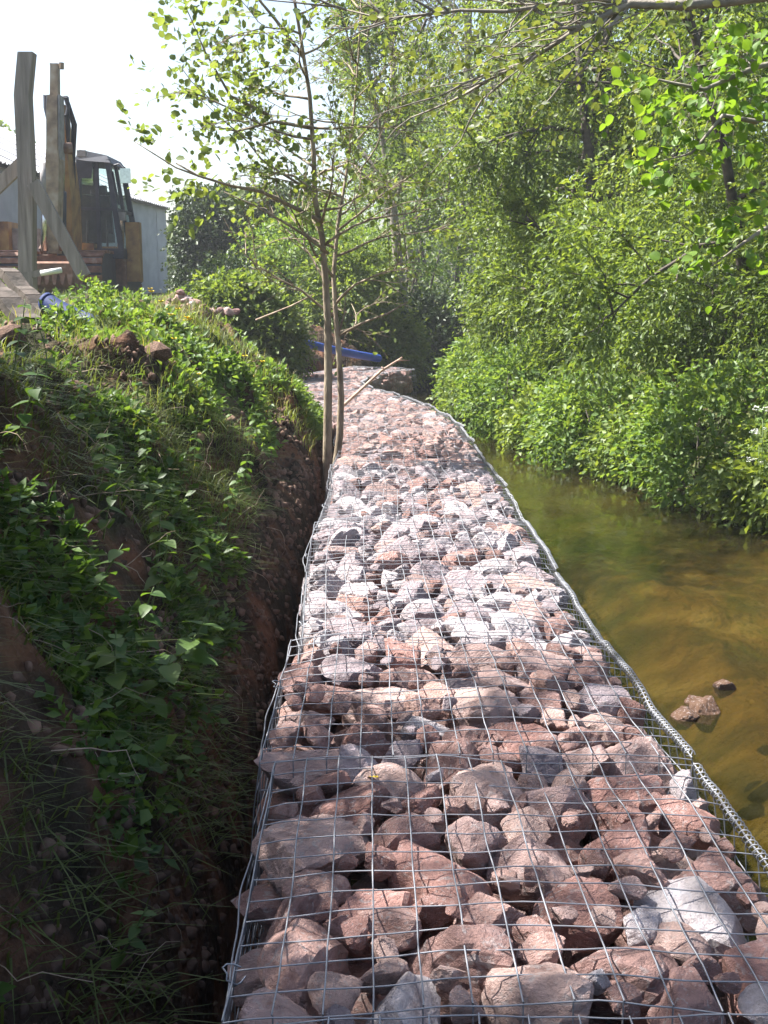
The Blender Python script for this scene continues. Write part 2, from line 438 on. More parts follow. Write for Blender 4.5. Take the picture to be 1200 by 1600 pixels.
# ------------------------------------------------------------------ stones
def ico(sub):
    import bmesh
    bm = bmesh.new(); bmesh.ops.create_icosphere(bm, subdivisions=sub, radius=1)
    V = np.array([v.co[:] for v in bm.verts]); Fc = np.array([[v.index for v in f.verts] for f in bm.faces]); bm.free()
    return V, Fc
ICO3 = ico(4); ICO2 = ico(2)
def stone_mesh(seed, base, nplanes=11, p=90, rough=.06):
    rg = np.random.default_rng(seed)
    V, Fc = base
    nrm = rg.normal(size=(nplanes, 3)); nrm /= np.linalg.norm(nrm, axis=1, keepdims=True)
    d = rg.uniform(.5, .85, nplanes)
    dots = np.maximum(V @ nrm.T, 0) / d
    r = np.maximum((dots ** p).sum(1), 1e-6) ** (-1 / p)
    r = np.minimum(r, 1.15)
    off = rg.uniform(-50, 50, 3)
    nz = np.array([mnoise.fractal(Vector(v * 3.6 + off), .7, 2.2, 6) for v in V])
    r = r * (1 + rough * nz)
    P = V * r[:, None]
    P = P - (P.max(0) + P.min(0)) / 2
    P /= (P.max(0) - P.min(0)).max() / 2
    me = bpy.data.meshes.new('stone')
    me.from_pydata(P.tolist(), [], Fc.tolist()); me.update()
    me.materials.append(M['stone'])
    return me
STONES = [stone_mesh(100 + k, ICO3, nplanes=7 + k % 4) for k in range(28)]
STONES_LO = [stone_mesh(300 + k, ICO2, nplanes=8) for k in range(14)]

rnd = random.Random(7)
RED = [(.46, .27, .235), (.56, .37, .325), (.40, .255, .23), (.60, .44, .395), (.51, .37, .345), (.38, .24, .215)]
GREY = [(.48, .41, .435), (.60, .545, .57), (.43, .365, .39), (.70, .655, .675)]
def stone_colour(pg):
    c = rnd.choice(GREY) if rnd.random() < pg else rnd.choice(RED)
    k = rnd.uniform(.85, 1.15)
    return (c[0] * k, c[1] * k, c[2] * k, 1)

def put_stone(parent, loc, size, flat=.75, lo=False, colour=None, name='stone'):
    me = rnd.choice(STONES_LO if lo else STONES)
    o = bpy.data.objects.new(name, me)
    COL.objects.link(o); o.parent = parent
    o.location = loc
    o.rotation_euler = (rnd.uniform(-.5, .5), rnd.uniform(-.5, .5), rnd.uniform(0, 6.283))
    o.scale = (size * rnd.uniform(.95, 1.2), size * rnd.uniform(.75, 1.0), size * flat * rnd.uniform(.85, 1.15))
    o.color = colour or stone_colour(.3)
    return o

# ------------------------------------------------------------------ gabion baskets
def wire_path(mb, pts, r, sides): mb.tube(pts, r, sides, cap=False)
NTH = ['cut by the bottom edge', 'second from the bottom edge', 'third from the bottom edge', 'fourth from the bottom edge', 'fifth from the bottom edge', 'sixth from the bottom edge',
       'seventh from the bottom edge', 'eighth, beside the slim tree', 'ninth, just past the slim tree', 'tenth, before the wall turns', 'eleventh, starting the left bend', 'twelfth, in the left bend',
       'thirteenth, behind the slim tree', 'fourteenth, innermost in the bend', 'fifteenth, left of the dark face', 'second to last, near the blue pipe', 'last at the far end']
ys = CL[1:, 0]; xs = CL[1:, 1]
tans = []
for k in range(len(ys)):
    a = max(k - 1, 0); b = min(k + 1, len(ys) - 1)
    t = Vector((xs[b] - xs[a], ys[b] - ys[a], 0)).normalized(); tans.append(t)
NC = 13
for k in range(len(ys) - 1):
    rnd.seed(900 + k)
    p0 = Vector((xs[k], ys[k], 0)); p1 = Vector((xs[k + 1], ys[k + 1], 0))
    n0 = Vector((tans[k].y, -tans[k].x, 0)); n1 = Vector((tans[k + 1].y, -tans[k + 1].x, 0))
    lo_d = ys[k] > 7.5
    hl0, hl1 = .5 + rnd.uniform(-.025, .03), .5 + rnd.uniform(-.025, .03)
    hr0, hr1 = .5 + rnd.uniform(-.015, .02), .5 + rnd.uniform(-.015, .02)
    gap = .008
    def P(u, v, z=0.0):
        """u along the basket, v 0 left .. 1 right"""
        uu = gap + u * (1 - 2 * gap)
        c = p0.lerp(p1, uu); n = n0.lerp(n1, uu)
        hl = hl0 + (hl1 - hl0) * uu; hr = hr0 + (hr1 - hr0) * uu
        q = c + n * (-hl + (hl + hr) * v)
        return Vector((q.x, q.y, z))
    root = empty('gabion_basket', (p0.x, p0.y, 0))
    tone = 'grey and pink' if 2 <= k <= 6 else ('dusty red' if k >= 7 else 'reddish')
    tag(root, f'gabion basket of {tone} stone, {NTH[k]}', 'gabion', 'gabion baskets of the river wall')
    org = Vector((p0.x, p0.y, 0))
    lz0 = rnd.uniform(-.012, .012)
    seed = rnd.random() * 100
    def lid_z(u, v):
        return lz0 + .022 * (mnoise.noise(Vector((u * 2.6, v * 2.6, seed)))) + .008 * mnoise.noise(Vector((u * 9, v * 9, seed + 5))) - .018 * (abs(v - .5) * 2) ** 4
    def wob(u, v, s):
        return .0035 * mnoise.noise(Vector((u * 7, v * 7, seed + s)))
    sides = 5 if ys[k] < 5 else (4 if ys[k] < 9 else 3)
    rw = .0015
    mb = MB()
    steps = 26 if ys[k] < 5 else 13
    if k == 0: pass
    for j in range(NC + 1):
        v = j / NC
        wire_path(mb, [P(i / steps, v + wob(i / steps, v, 1), lid_z(i / steps, v) + rw) - org for i in range(steps + 1)], rw * 1.12, sides)
    for i in range(NC + 1):
        u = i / NC
        wire_path(mb, [P(u + wob(u, j / steps, 9), j / steps, lid_z(u, j / steps) - rw) - org for j in range(steps + 1)], rw, sides)
    mb.build('wire_lid', M['wire'], root, smooth=True)
    # side panels, hanging from the lid edge with a bulge
    for side in (0, 1):
        mb = MB(); sg = -1 if side == 0 else 1
        nd = 11
        def S(u, w):
            """w 0 top .. 1 bottom"""
            bul = .035 * math.sin(min(w * 1.3, 1) * math.pi) * (1 + .8 * mnoise.noise(Vector((u * 3, w * 3, seed + 20 + side))))
            q = P(u, side, 0); n = n0.lerp(n1, u)
            return Vector((q.x, q.y, lid_z(u, side) * (1 - w) - .9 * w)) + n * (sg * bul) - org
        for i in range(NC + 1):
            wire_path(mb, [S(i / NC, w / 8) for w in range(9)], rw, sides)
        for j in range(1, nd + 1):
            wire_path(mb, [S(i / 9, j / nd) for i in range(10)], rw, sides)
        mb.build('side_panel', M['wire'], root, smooth=True)
    # end panel
    mb = MB()
    for j in range(NC + 1):
        v = j / NC
        wire_path(mb, [P(0, v, lid_z(0, v) * (1 - w / 4) - .9 * w / 4) - org for w in range(5)], rw, sides)
    for i in range(1, 9):
        wire_path(mb, [P(0, v / 6, -.0762 * i) - org for v in range(7)], rw, sides)
    mb.build('end_panel', M['wire'], root, smooth=True)
    # coil lacing along the river-side edge
    turns = 44 if ys[k] < 5 else 28
    seg = 9 if ys[k] < 5 else 6
    coil = MB(); pts = []
    rc = .0115
    for i in range(turns * seg + 1):
        a = i / seg * 2 * math.pi; u = .015 + .97 * i / (turns * seg)
        nn = n0.lerp(n1, u)
        base = P(u, 1, lid_z(u, 1) + .004) - org
        pts.append(base + nn * (rc * math.cos(a)) + Vector((0, 0, rc * math.sin(a))))
    coil.tube(pts, .0016, 4 if ys[k] < 5 else 3, cap=False)
    coil.build('spiral_binder', M['wire'], root, smooth=True)
    # thick selvedge wire inside the coil, left selvedge with loose loops
    edge = MB()
    edge.tube([P(i / 10, 1, lid_z(i / 10, 1) + .004) - org for i in range(11)], .0021, 5, cap=False)
    edge.build('edge_wire', M['wire'], root, smooth=True)
    if ys[k] < 9:
        loop = MB(); pts = []
        for i in range(25):
            u = i / 24
            bow = .03 * math.sin(u * math.pi * rnd.choice((1.0, 1.0))) + .012 * mnoise.noise(Vector((u * 5, seed, 2)))
            pts.append(P(u, 0, lid_z(u, 0) - .02 - .05 * math.sin(u * math.pi)) - n0 * bow - org)
        loop.tube(pts, .002, 4, cap=False)
        for q in range(1):
            u = rnd.uniform(.05, .95); c = P(u, 0, lid_z(u, 0)) - org; e = rnd.uniform(.012, .022)
            loop.tube([c + Vector((rnd.uniform(-.01, .01) - e * math.sin(a) * .8, e * math.cos(a), e * .6 * math.sin(a * 1.3))) for a in np.linspace(0, 4.6, 10)], .0017, 4, cap=False)
        loop.build('loose_wire', M['wire'], root, smooth=True)
    # stones: top course packed by dart throwing, largest first
    pg = .72 if 3 <= k <= 6 else (.16 if k == 2 else (.10 if k >= 7 else .04))  # stone mix; extra pale stones in middle baskets also stand in for sunlight
    placed = []
    for (rad, tries) in ((.115, 50), (.088, 150), (.066, 260), (.050, 420), (.036, 600), (.024, 700)):
        for _ in range(tries):
            u, v = rnd.uniform(.035, .965), rnd.uniform(.035, .965)
            if v < rad * .75 or v > 1 - rad * .75 or u < rad * .6 or u > 1 - rad * .6: continue
            if all((u - a) ** 2 + (v - b) ** 2 > (.79 * (rad + c)) ** 2 for a, b, c in placed):
                placed.append((u, v, rad))
    for (u, v, rad) in placed:
        s = rad * rnd.uniform(1.0, 1.15)
        hz = s * .72
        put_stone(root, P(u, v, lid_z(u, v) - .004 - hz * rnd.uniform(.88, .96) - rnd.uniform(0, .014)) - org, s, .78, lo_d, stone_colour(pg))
    # second course under the gaps, and both outer faces down to the water
    nn = 7
    for i in range(nn):
        for j in range(nn):
            u = (i + .5) / nn + rnd.uniform(-.03, .03); v = (j + .5) / nn + rnd.uniform(-.03, .03)
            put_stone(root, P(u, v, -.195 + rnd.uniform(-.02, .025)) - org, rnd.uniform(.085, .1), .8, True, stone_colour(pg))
    for row in range(4 if ys[k] < 12 else 5):
        for i in range(6):
            for side in (0, 1):
                if row > 1 and side == 0 and ys[k] > 4: continue
                u = (i + .5 + rnd.uniform(-.12, .12)) / 6
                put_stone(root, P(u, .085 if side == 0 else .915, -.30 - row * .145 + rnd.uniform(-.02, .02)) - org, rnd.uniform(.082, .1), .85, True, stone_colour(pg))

# ------------------------------------------------------------------ foliage
def unit(a): return a / np.maximum(np.linalg.norm(a, axis=-1, keepdims=True), 1e-9)

def round_leaf():
    o = [(0, 0, 0)]; n = 7
    for i in range(1, n): t = i / n; w = .5 * math.sin(math.pi * t ** .85) ** .7; o.append((t, w, .22 * w - .25 * (t - .4) ** 2))
    o.append((.97, 0, -.12))
    for i in range(n - 1, 0, -1): t = i / n; w = .5 * math.sin(math.pi * t ** .85) ** .7; o.append((t, -w, .22 * w - .25 * (t - .4) ** 2))
    o.append((.5, 0, -.02)); c = len(o) - 1
    return np.array(o), np.array([(k, c, (k + 1) % c) for k in range(c)])
LEAF = {
    'round': round_leaf(),   # (u along, v across, w lift), faces
    'lance': (np.array([(0, 0, 0), (.45, .5, .10), (1, 0, -.06), (.45, -.5, .10)]), np.array([(0, 1, 2), (0, 2, 3)])),
    'oval': (np.array([(0, 0, 0), (.25, .42, .06), (.68, .46, .05), (1, 0, -.08), (.68, -.46, .05), (.25, -.42, .06), (.5, 0, -.03)]),
             np.array([(0, 6, 1), (1, 6, 2), (2, 6, 3), (3, 6, 4), (4, 6, 5), (5, 6, 0)])),
}
def leaves(P, D, N, L, Wd, shape, tint):
    T, Fc = LEAF[shape]
    D = unit(D); N = unit(N - D * (N * D).sum(-1, keepdims=True)); S = np.cross(D, N)
    k = len(T); n = len(P)
    V = P[:, None] + D[:, None] * (T[None, :, 0:1] * L[:, None, None]) + S[:, None] * (T[None, :, 1:2] * Wd[:, None, None]) + N[:, None] * (T[None, :, 2:3] * L[:, None, None])
    Fa = (Fc[None] + (np.arange(n) * k)[:, None, None]).reshape(-1, 3)
    return V.reshape(-1, 3), Fa, np.repeat(tint, k)

def sprays(rg, S, D, tl, nl, droop, L, wr, shape='lance', splay=.9, up=.75, clump_tint=None):
    """leafy twigs: starts S, directions D (n,3)"""
    n = len(S); D = unit(D)
    tl = tl * rg.uniform(.6, 1.25, n)
    t = (np.arange(nl) + .7) / nl
    Pp = S[:, None] + D[:, None] * (tl[:, None, None] * t[None, :, None])
    Pp[..., 2] -= droop * tl[:, None] * t[None] ** 2
    Dd = D[:, None] + np.array([0, 0, -1.]) * (droop * 1.6 * t[None, :, None])
    Dd = np.broadcast_to(Dd, Pp.shape).reshape(-1, 3)
    Pp = Pp.reshape(-1, 3) + rg.normal(size=(n * nl, 3)) * (L * .18)
    ld = unit(Dd) + splay * unit(rg.normal(size=Dd.shape)) + np.array([0, 0, -.25 * droop])
    N = np.array([0, 0, up]) + unit(rg.normal(size=Dd.shape)) * .75
    ll = L * rg.uniform(.55, 1.2, n * nl)
    ti = rg.uniform(0, 1, n * nl) * .6 + (np.repeat(clump_tint, nl) if clump_tint is not None else rg.uniform(0, .4, n * nl))
    return leaves(Pp, ld, N, ll, ll * wr * rg.uniform(.8, 1.15, n * nl), shape, np.clip(ti, 0, 1))

def join(parts):
    V = []; Fc = []; T = []; o = 0
    for v, f, t in parts:
        V.append(v); Fc.append(f + o); T.append(t); o += len(v)
    return np.concatenate(V), np.concatenate(Fc), np.concatenate(T)

def poly(rg, start, d, L, n, up=0.0, wander=.12):
    pts = [np.array(start, float)]; d = np.array(d, float); d /= np.linalg.norm(d)
    for i in range(n):
        d = d + rg.normal(size=3) * wander + np.array([0, 0, up]); d /= np.linalg.norm(d)
        pts.append(pts[-1] + d * L / n)
    return np.array(pts)

def along(pts, t):
    f = t * (len(pts) - 1); i = min(int(f), len(pts) - 2); a = f - i
    return pts[i] * (1 - a) + pts[i + 1] * a, unit(pts[i + 1] - pts[i])

def grow(name, seed, base, H, spread, label, cat='tree', group=None, mat='willow', bark='dark_bark', trunk_r=.09, n_limb=12, t0=.2, n_br=8, n_tw=16,
         tw=.45, nl=12, L=.06, wr=.4, droop=.35, shape='lance', lean=(0, 0), stems=1, up=.06, el=(.25, .9), trunk_pts=None, twig_r=.003, draw_twigs=False, limb_list=None, stem_spread=.35, br_len=.5, prof_low=.75):
    rg = np.random.default_rng(seed)
    base = np.array(base, float)
    root = empty(name, base)
    tag(root, label, cat, group)
    tr = MB(); br = MB(); S = []; D = []; CT = []
    ztop = 0
    for s in range(stems):
        if trunk_pts is not None: tp = np.array([tuple(p) for p in trunk_pts[s]]) - base
        else:
            a = rg.uniform(0, 6.28)
            d0 = np.array([lean[0] + (stem_spread * math.cos(a) if stems > 1 else 0), lean[1] + (stem_spread * math.sin(a) if stems > 1 else 0), 1.0])
            tp = poly(rg, (0.08 * (stems > 1) * math.cos(a), .08 * (stems > 1) * math.sin(a), -.15), d0, H * rg.uniform(.85, 1.05), 9, .02, .07)
        n = len(tp)
        tr_r = trunk_r * (1 if stems == 1 else (1 - .15 * s)) * (1 - .88 * np.linspace(0, 1, n) ** .9)
        tr.tube(tp, tr_r, 8)
        nlb = max(3, n_limb // stems)
        for i in range(nlb):
            t = t0 + (1 - t0) * (i + rg.uniform(.1, .9)) / nlb
            p, td = along(tp, min(t, .995))
            az = i * 2.399 + rg.uniform(-.5, .5) + s
            e = rg.uniform(*el)
            prof = prof_low + (1 - prof_low) * math.sin(math.pi * min(1, t)) if t < .5 else max(.25, math.sin(math.pi * (.5 + (t - .5) * .85)))
            LL = spread * prof * rg.uniform(.75, 1.15)
            lp = poly(rg, p, (math.cos(az) * math.cos(e), math.sin(az) * math.cos(e), math.sin(e)), LL, 7, up, .13)
            r0 = max(.008, trunk_r * .45 * (1 - .6 * t))
            br.tube(lp, np.linspace(r0, r0 * .15, len(lp)), 5)
            for j in range(n_br):
                u = rg.uniform(.15, 1)
                q, qd = along(lp, u)
                bd = qd + .95 * unit(rg.normal(size=3)) + np.array([0, 0, .15])
                BL = LL * br_len * (1.15 - .6 * u) * rg.uniform(.6, 1.2)
                bp = poly(rg, q, bd, BL, 4, up * .5, .2)
                br.tube(bp, np.linspace(r0 * .35, .0025, 5), 4, cap=False)
                ct = rg.uniform(0, .4)
                for m_ in range(n_tw):
                    w, wd = along(bp, rg.uniform(.1, 1))
                    S.append(w); D.append(wd + .9 * unit(rg.normal(size=3))); CT.append(ct)
    S = np.array(S); D = unit(np.array(D))
    if draw_twigs:
        for a, d in zip(S, D):
            e = a + d * tw; e2 = a + d * tw * .5
            e = e - np.array([0, 0, droop * tw]); e2 = e2 - np.array([0, 0, droop * tw * .25])
            br.tube([a, e2, e], [twig_r, twig_r * .8, twig_r * .4], 3, cap=False)
    tr.build('trunk', M[bark], root, smooth=True)
    br.build('branches', M[bark], root, smooth=True)
    V, Fc, T = sprays(rg, S, D, tw, nl, droop, L, wr, shape, clump_tint=np.array(CT))
    np_mesh('crown', V, Fc, M[mat], root, tint=T)
    return root

def bush(name, seed, c, rad, label, cat='bush', group=None, mat='weed', n=900, nl=8, tw=.25, L=.06, wr=.55, droop=.3, shape='lance', base_z=None, lump=.35, inner=.45, stems=7, box=False):
    """leafy mass over short stems that start at the ground"""
    rg = np.random.default_rng(seed)
    c = np.array(c, float); rad = np.array(rad, float)
    bz = c[2] - rad[2] if base_z is None else base_z
    root = empty(name, (c[0], c[1], bz)); tag(root, label, cat, group)
    org = np.array([c[0], c[1], bz])
    d = unit(rg.normal(size=(n, 3)))
    if box:
        dd = d / np.abs(d).max(1, keepdims=True); d2 = unit(d) * .35 + dd * .65
    else: d2 = d
    off = rg.uniform(-20, 20, 3)
    ln = np.array([mnoise.noise(Vector(q * 2.1 + off)) + .5 * mnoise.noise(Vector(q * 4.6 + off)) for q in d])
    rr = (1 + lump * ln) * rg.uniform(inner, 1, n) ** .6
    S = c + d2 * rad * rr[:, None] - org
    keep = S[:, 2] > .02
    S = S[keep]; d = d[keep]; ln = ln[keep]
    D = d * .8 + unit(rg.normal(size=S.shape)) * .7 + np.array([0, 0, .35])
    V, Fc, T = sprays(rg, S, D, tw, nl, droop, L, wr, shape, clump_tint=np.clip(.2 + .3 * ln + rg.uniform(0, .2, len(ln)), 0, .5))
    np_mesh('foliage', V, Fc, M[mat], root, tint=T)
    st = MB()
    for i in range(stems):
        a = rg.uniform(0, 6.28); k = rg.uniform(.2, .8)
        e = np.array([math.cos(a) * rad[0] * k, math.sin(a) * rad[1] * k, (c[2] - bz) + rad[2] * rg.uniform(-.1, .6)])
        b = np.array([e[0] * .3, e[1] * .3, -.12])
        m_ = (e + b) / 2 + rg.normal(size=3) * .06
        st.tube([b, m_, e], [.018 * max(.5, rad[2]), .012 * max(.5, rad[2]), .004], 5)
    st.build('stems', M['dark_bark'], root, smooth=True)
    return root

# right-hand bank: willows from the waterline up
def onb(x, y): return (x, y, tz(x, y))
RG = 'willows along the right bank'
grow('willow_tree', 11, onb(3.3, 10.2), 5.6, 2.1, 'big willow with dark inner limbs filling the right edge behind the bright alder leaves', 'tree', RG, 'willow', n_limb=20, t0=.08, n_br=9, n_tw=22, tw=.42, nl=14, L=.062, wr=.52, droop=.5, stems=2, trunk_r=.07, el=(-.05, .55), up=-.025)
grow('willow_tree', 12, onb(2.4, 12.6), 5.6, 1.9, 'dense willow in the middle of the right bank leaning toward the stream', 'tree', RG, 'willow', n_limb=20, t0=.06, n_br=9, n_tw=21, tw=.42, nl=14, L=.062, wr=.52, droop=.45, stems=2, lean=(-.05, 0), trunk_r=.10, el=(-.05, .55), up=-.025)
grow('willow_tree', 13, onb(1.75, 15.4), 5.2, 1.45, 'pale green willow at the narrow bend, leftmost of the right bank', 'tree', RG, 'sallow', n_limb=18, t0=.08, n_br=8, n_tw=20, tw=.42, nl=13, L=.066, wr=.52, droop=.4, stems=2, trunk_r=.09, el=(-.05, .55), up=-.025)
grow('willow_tree', 14, onb(4.9, 12.8), 7.4, 2.6, 'tall willow rising behind the right bank to the top edge', 'tree', RG, 'sallow', n_limb=20, t0=.12, n_br=9, n_tw=18, tw=.5, nl=12, L=.075, wr=.52, droop=.4, trunk_r=.085, el=(.1, .7), up=.0)
grow('willow_tree', 15, onb(3.6, 17.2), 8.2, 2.5, 'tall willow behind the middle one, its top lost in the light', 'tree', RG, 'willow', n_limb=20, t0=.12, n_br=8, n_tw=18, tw=.5, nl=11, L=.08, wr=.52, droop=.35, trunk_r=.15, el=(.1, .7), up=.0)
grow('willow_tree', 16, onb(3.9, 8.0), 4.4, 1.4, 'low willow with bare twigs at the right edge above the water', 'tree', RG, 'sallow', 'pale_bark', n_limb=14, t0=.1, n_br=8, n_tw=10, tw=.4, nl=10, L=.06, wr=.52, droop=.5, stems=3, trunk_r=.07, draw_twigs=True, twig_r=.004, el=(-.05, .55), up=-.025)
grow('willow_tree', 17, onb(2.7, 19.6), 7.5, 2.2, 'willow filling the gap behind the leftmost one', 'tree', RG, 'willow', n_limb=20, t0=.1, n_br=8, n_tw=18, tw=.5, nl=11, L=.085, wr=.52, droop=.35, trunk_r=.13, el=(.1, .7), up=.0)
# waterline growth
WB = 'leafy plants along the far waterline'
wl_pts = [(1.2, 16.0, .42, .55), (1.22, 14.6, .5, .38), (1.5, 13.3, .62, .60), (1.75, 12.2, .5, .33), (1.98, 11.1, .6, .52), (2.3, 10.1, .45, .36), (2.5, 9.1, .6, .62), (2.8, 8.2, .45, .38), (3.0, 7.3, .55, .6)]
wl_lab = ['pale leafy bush trailing into the water at the narrow bend', 'bright leafy bush at the waterline beside the pale one at the bend', 'broad leafy bush overhanging the water with cream flower heads', 'bright low plant spilling over the waterline in mid bank',
          'leafy bush above the brown reflection in mid stream', 'shaded leafy bush right of the mid-bank plants', 'dark hanging bush where the bank turns to the right edge', 'twiggy bush dipping into the water near the right edge', 'bush at the right edge lowest over the water']
for i, (x, y, r, h) in enumerate(wl_pts):
    bush('waterside_bush', 200 + i, (x + .02, y - .1, WATER_Z + h * .7), (r, r * 1.25, h), wl_lab[i], 'bush', WB, ['weed', 'sallow', 'weed', 'willow', 'weed', 'sallow', 'weed', 'willow', 'sallow'][i], n=1150, nl=8, tw=.2, L=.062, wr=.62, droop=.45, base_z=WATER_Z - .1, inner=.35)
# taller understorey
ub = [(1.75, 14.6, .65, .9, 'rounded sallow bush under the leftmost willow'), (2.35, 12.6, .8, 1.0, 'rounded sallow bush under the middle willow'), (2.95, 10.7, .85, 1.1, 'deep green sallow bush under the big right willow'), (3.5, 9.0, .8, 1.1, 'deep green sallow bush nearest the right edge')]
for i, (x, y, r, h, lab) in enumerate(ub):
    bush('sallow_bush', 230 + i, (x, y, tz(x, y) + h * .7), (r, r * 1.2, h), lab, 'bush', 'bushes below the right willows', 'sallow', n=1700, nl=10, tw=.3, L=.065, wr=.42, droop=.5, base_z=tz(x, y) - .1, inner=.3)
# distant trees beyond the bend
DG = 'trees beyond the bend'
grow('ash_tree', 21, (2.5, 25, .9), 10.5, 3.1, 'tall thin-leaved tree at the top centre with greyish open twigs', 'tree', DG, 'young', 'pale_bark', n_limb=22, t0=.22, n_br=9, n_tw=9, tw=.6, nl=5, L=.095, wr=.5, droop=.25, trunk_r=.16, draw_twigs=True, twig_r=.008)
grow('ash_tree', 22, (.75, 28, 1.0), 10.5, 2.5, 'greyish tree right behind the slim alder trunk', 'tree', DG, 'young', 'pale_bark', n_limb=20, t0=.2, n_br=8, n_tw=9, tw=.6, nl=5, L=.095, wr=.5, droop=.25, trunk_r=.15, draw_twigs=True, twig_r=.008)
grow('ash_tree', 23, (.35, 21.5, .4), 5.4, 1.5, 'small tree with a grey trunk at the end of the wall', 'tree', DG, 'sallow', 'pale_bark', n_limb=14, t0=.3, n_br=8, n_tw=12, tw=.45, nl=10, L=.085, wr=.45, droop=.3, trunk_r=.12)
grow('ash_tree', 24, (4.4, 24, 1.2), 11, 3.4, 'tall tree behind the willows near the top edge', 'tree', DG, 'young', 'dark_bark', n_limb=20, t0=.2, n_br=8, n_tw=12, tw=.6, nl=9, L=.10, wr=.5, droop=.25, trunk_r=.16)
bb = [(-1.3, 21, .9, 1.2, 1.0, 'green bush behind the slim tree on the far left bank'), (-2.45, 20, .75, .7, .5, 'grey green elder bush right of the ivy hedge'), (-.55, 19.6, .6, .7, .75, 'low bush above the blue pipe'), (-1.85, 15.4, .7, .45, .32, 'pale elder bush on the crest of the left bank'),
      (.25, 24, .7, 1.3, 2.2, 'tall bush closing the view along the stream'), (-1.35, 25.5, 1.0, 1.15, 1.0, 'bush between the hedge and the slim tree'), (1.5, 29, .8, 2.4, 3.6, 'broad bush closing the far end of the stream'), (.75, 20.6, -.4, .6, .9, 'bush leaning over the dark water past the wall end'), (.1, 19.4, -.2, .45, .55, 'low bush just behind the last gabion'), (-1.5, 15.2, .15, .36, .5, 'dark bush on the bank left of the blue pipe')]
for i, (x, y, z, r, h, lab) in enumerate(bb):
    bush('elder_bush', 250 + i, (x, y, z + h * .6), (r, r, h), lab, 'bush', 'bushes beyond the bend', ['weed', 'hedge', 'sallow', 'sallow', 'weed', 'sallow', 'weed', 'hedge', 'sallow', 'sallow'][i], n=1500, nl=9, tw=.3, L=.085, wr=.5, droop=.4, base_z=z - .6, inner=.35)
for i, (x, y, r, h, lab) in enumerate(((-6, 62, 7, 1.9, 'far wood closing the view left of the slim tree'), (6.5, 58, 6, 7, 'far wood closing the view along the stream'), (17, 55, 7, 7, 'far wood behind the right bank trees'))):
    o = bush('far_wood', 280 + i, (x, y, 1.5 + h * .6), (r, 3, h), lab, 'wood', None, 'sallow', n=4200, nl=8, tw=.8, L=.26, wr=.6, base_z=1.0, inner=.5, stems=16)
# ivy hedge beside the barn
bush('ivy_hedge', 270, (-3.0, 27.0, 1.85), (1.38, 2.4, 1.3), 'dark ivy covered hedge beside the grey barn wall', 'hedge', None, 'hedge', n=9000, nl=8, tw=.3, L=.09, wr=.75, droop=.4, base_z=.9, box=True, inner=.7, lump=.22, stems=14)
bush('ivy_hedge', 271, (-2.3, 30.5, 1.9), (1.6, 2.4, 1.5), 'lighter hedge running on behind the ivy hedge', 'hedge', None, 'sallow', n=5000, nl=8, tw=.3, L=.10, wr=.6, droop=.4, base_z=.9, inner=.6, lump=.3, stems=10)
bush('far_tree', 272, (-16.2, 48, 5.4), (2.4, 2.4, 2.4), 'far green treetop showing above the barn roof', 'tree', None, 'sallow', n=2500, nl=8, tw=.5, L=.18, wr=.6, base_z=1.0, stems=12)

# slim alder beside the wall: two stems from one base
b0 = at(513, 752, 8.2)
stemA = [at(510, 785, 8.2), at(511, 745, 8.2), at(512, 660, 8.2), at(513, 580, 8.2), at(512, 500, 8.2), at(508, 430, 8.2), at(503, 370, 8.15), at(492, 310, 8.1), at(490, 240, 8.1), at(484, 150, 8.05), at(470, 60, 8.0), at(455, -30, 8.0), at(445, -150, 7.9), at(440, -280, 7.9)]
stemB = [at(519, 785, 8.28), at(524, 735, 8.28), at(531, 680, 8.3), at(533, 620, 8.3), at(530, 560, 8.3), at(525, 500, 8.3), at(521, 430, 8.35), at(528, 350, 8.4), at(540, 280, 8.5), at(552, 190, 8.6), at(560, 90, 8.6), at(566, -40, 8.7)]
alder = grow('alder_tree', 31, b0, 5, .95, 'slim two-stemmed alder tree growing beside the stone wall', 'tree', None, 'alder', 'bark', trunk_r=.036, n_limb=42, t0=.42, n_br=5, n_tw=4, tw=.22, nl=4, L=.044, wr=.72, droop=.15, shape='oval', stems=2, trunk_pts=[stemA, stemB], up=.03, el=(.1, .7), draw_twigs=True, twig_r=.0022, prof_low=.9)
lim = MB()
for pts, r in (([at(500, 345, 8.1), at(455, 322, 8.0), at(410, 300, 7.9), at(360, 290, 7.8), at(310, 275, 7.7), at(275, 255, 7.7)], .016),
               ([at(512, 395, 8.15), at(480, 370, 8.0), at(440, 345, 7.9), at(400, 322, 7.8), at(350, 300, 7.7)], .011),
               ([at(528, 525, 8.3), at(565, 505, 8.2), at(605, 490, 8.1), at(640, 470, 8.0)], .011),
               ([at(528, 525, 8.3), at(538, 490, 8.3), at(541, 455, 8.35)], .009),
               ([at(490, 300, 8.1), at(460, 275, 8.2), at(420, 268, 8.2), at(380, 262, 8.3)], .012)):
    lim.tube([p - b0 for p in pts], np.linspace(r, r * .3, len(pts)), 6)
lim.build('limb', M['bark'], alder, smooth=True)
rg = np.random.default_rng(77)
S = []; D = []
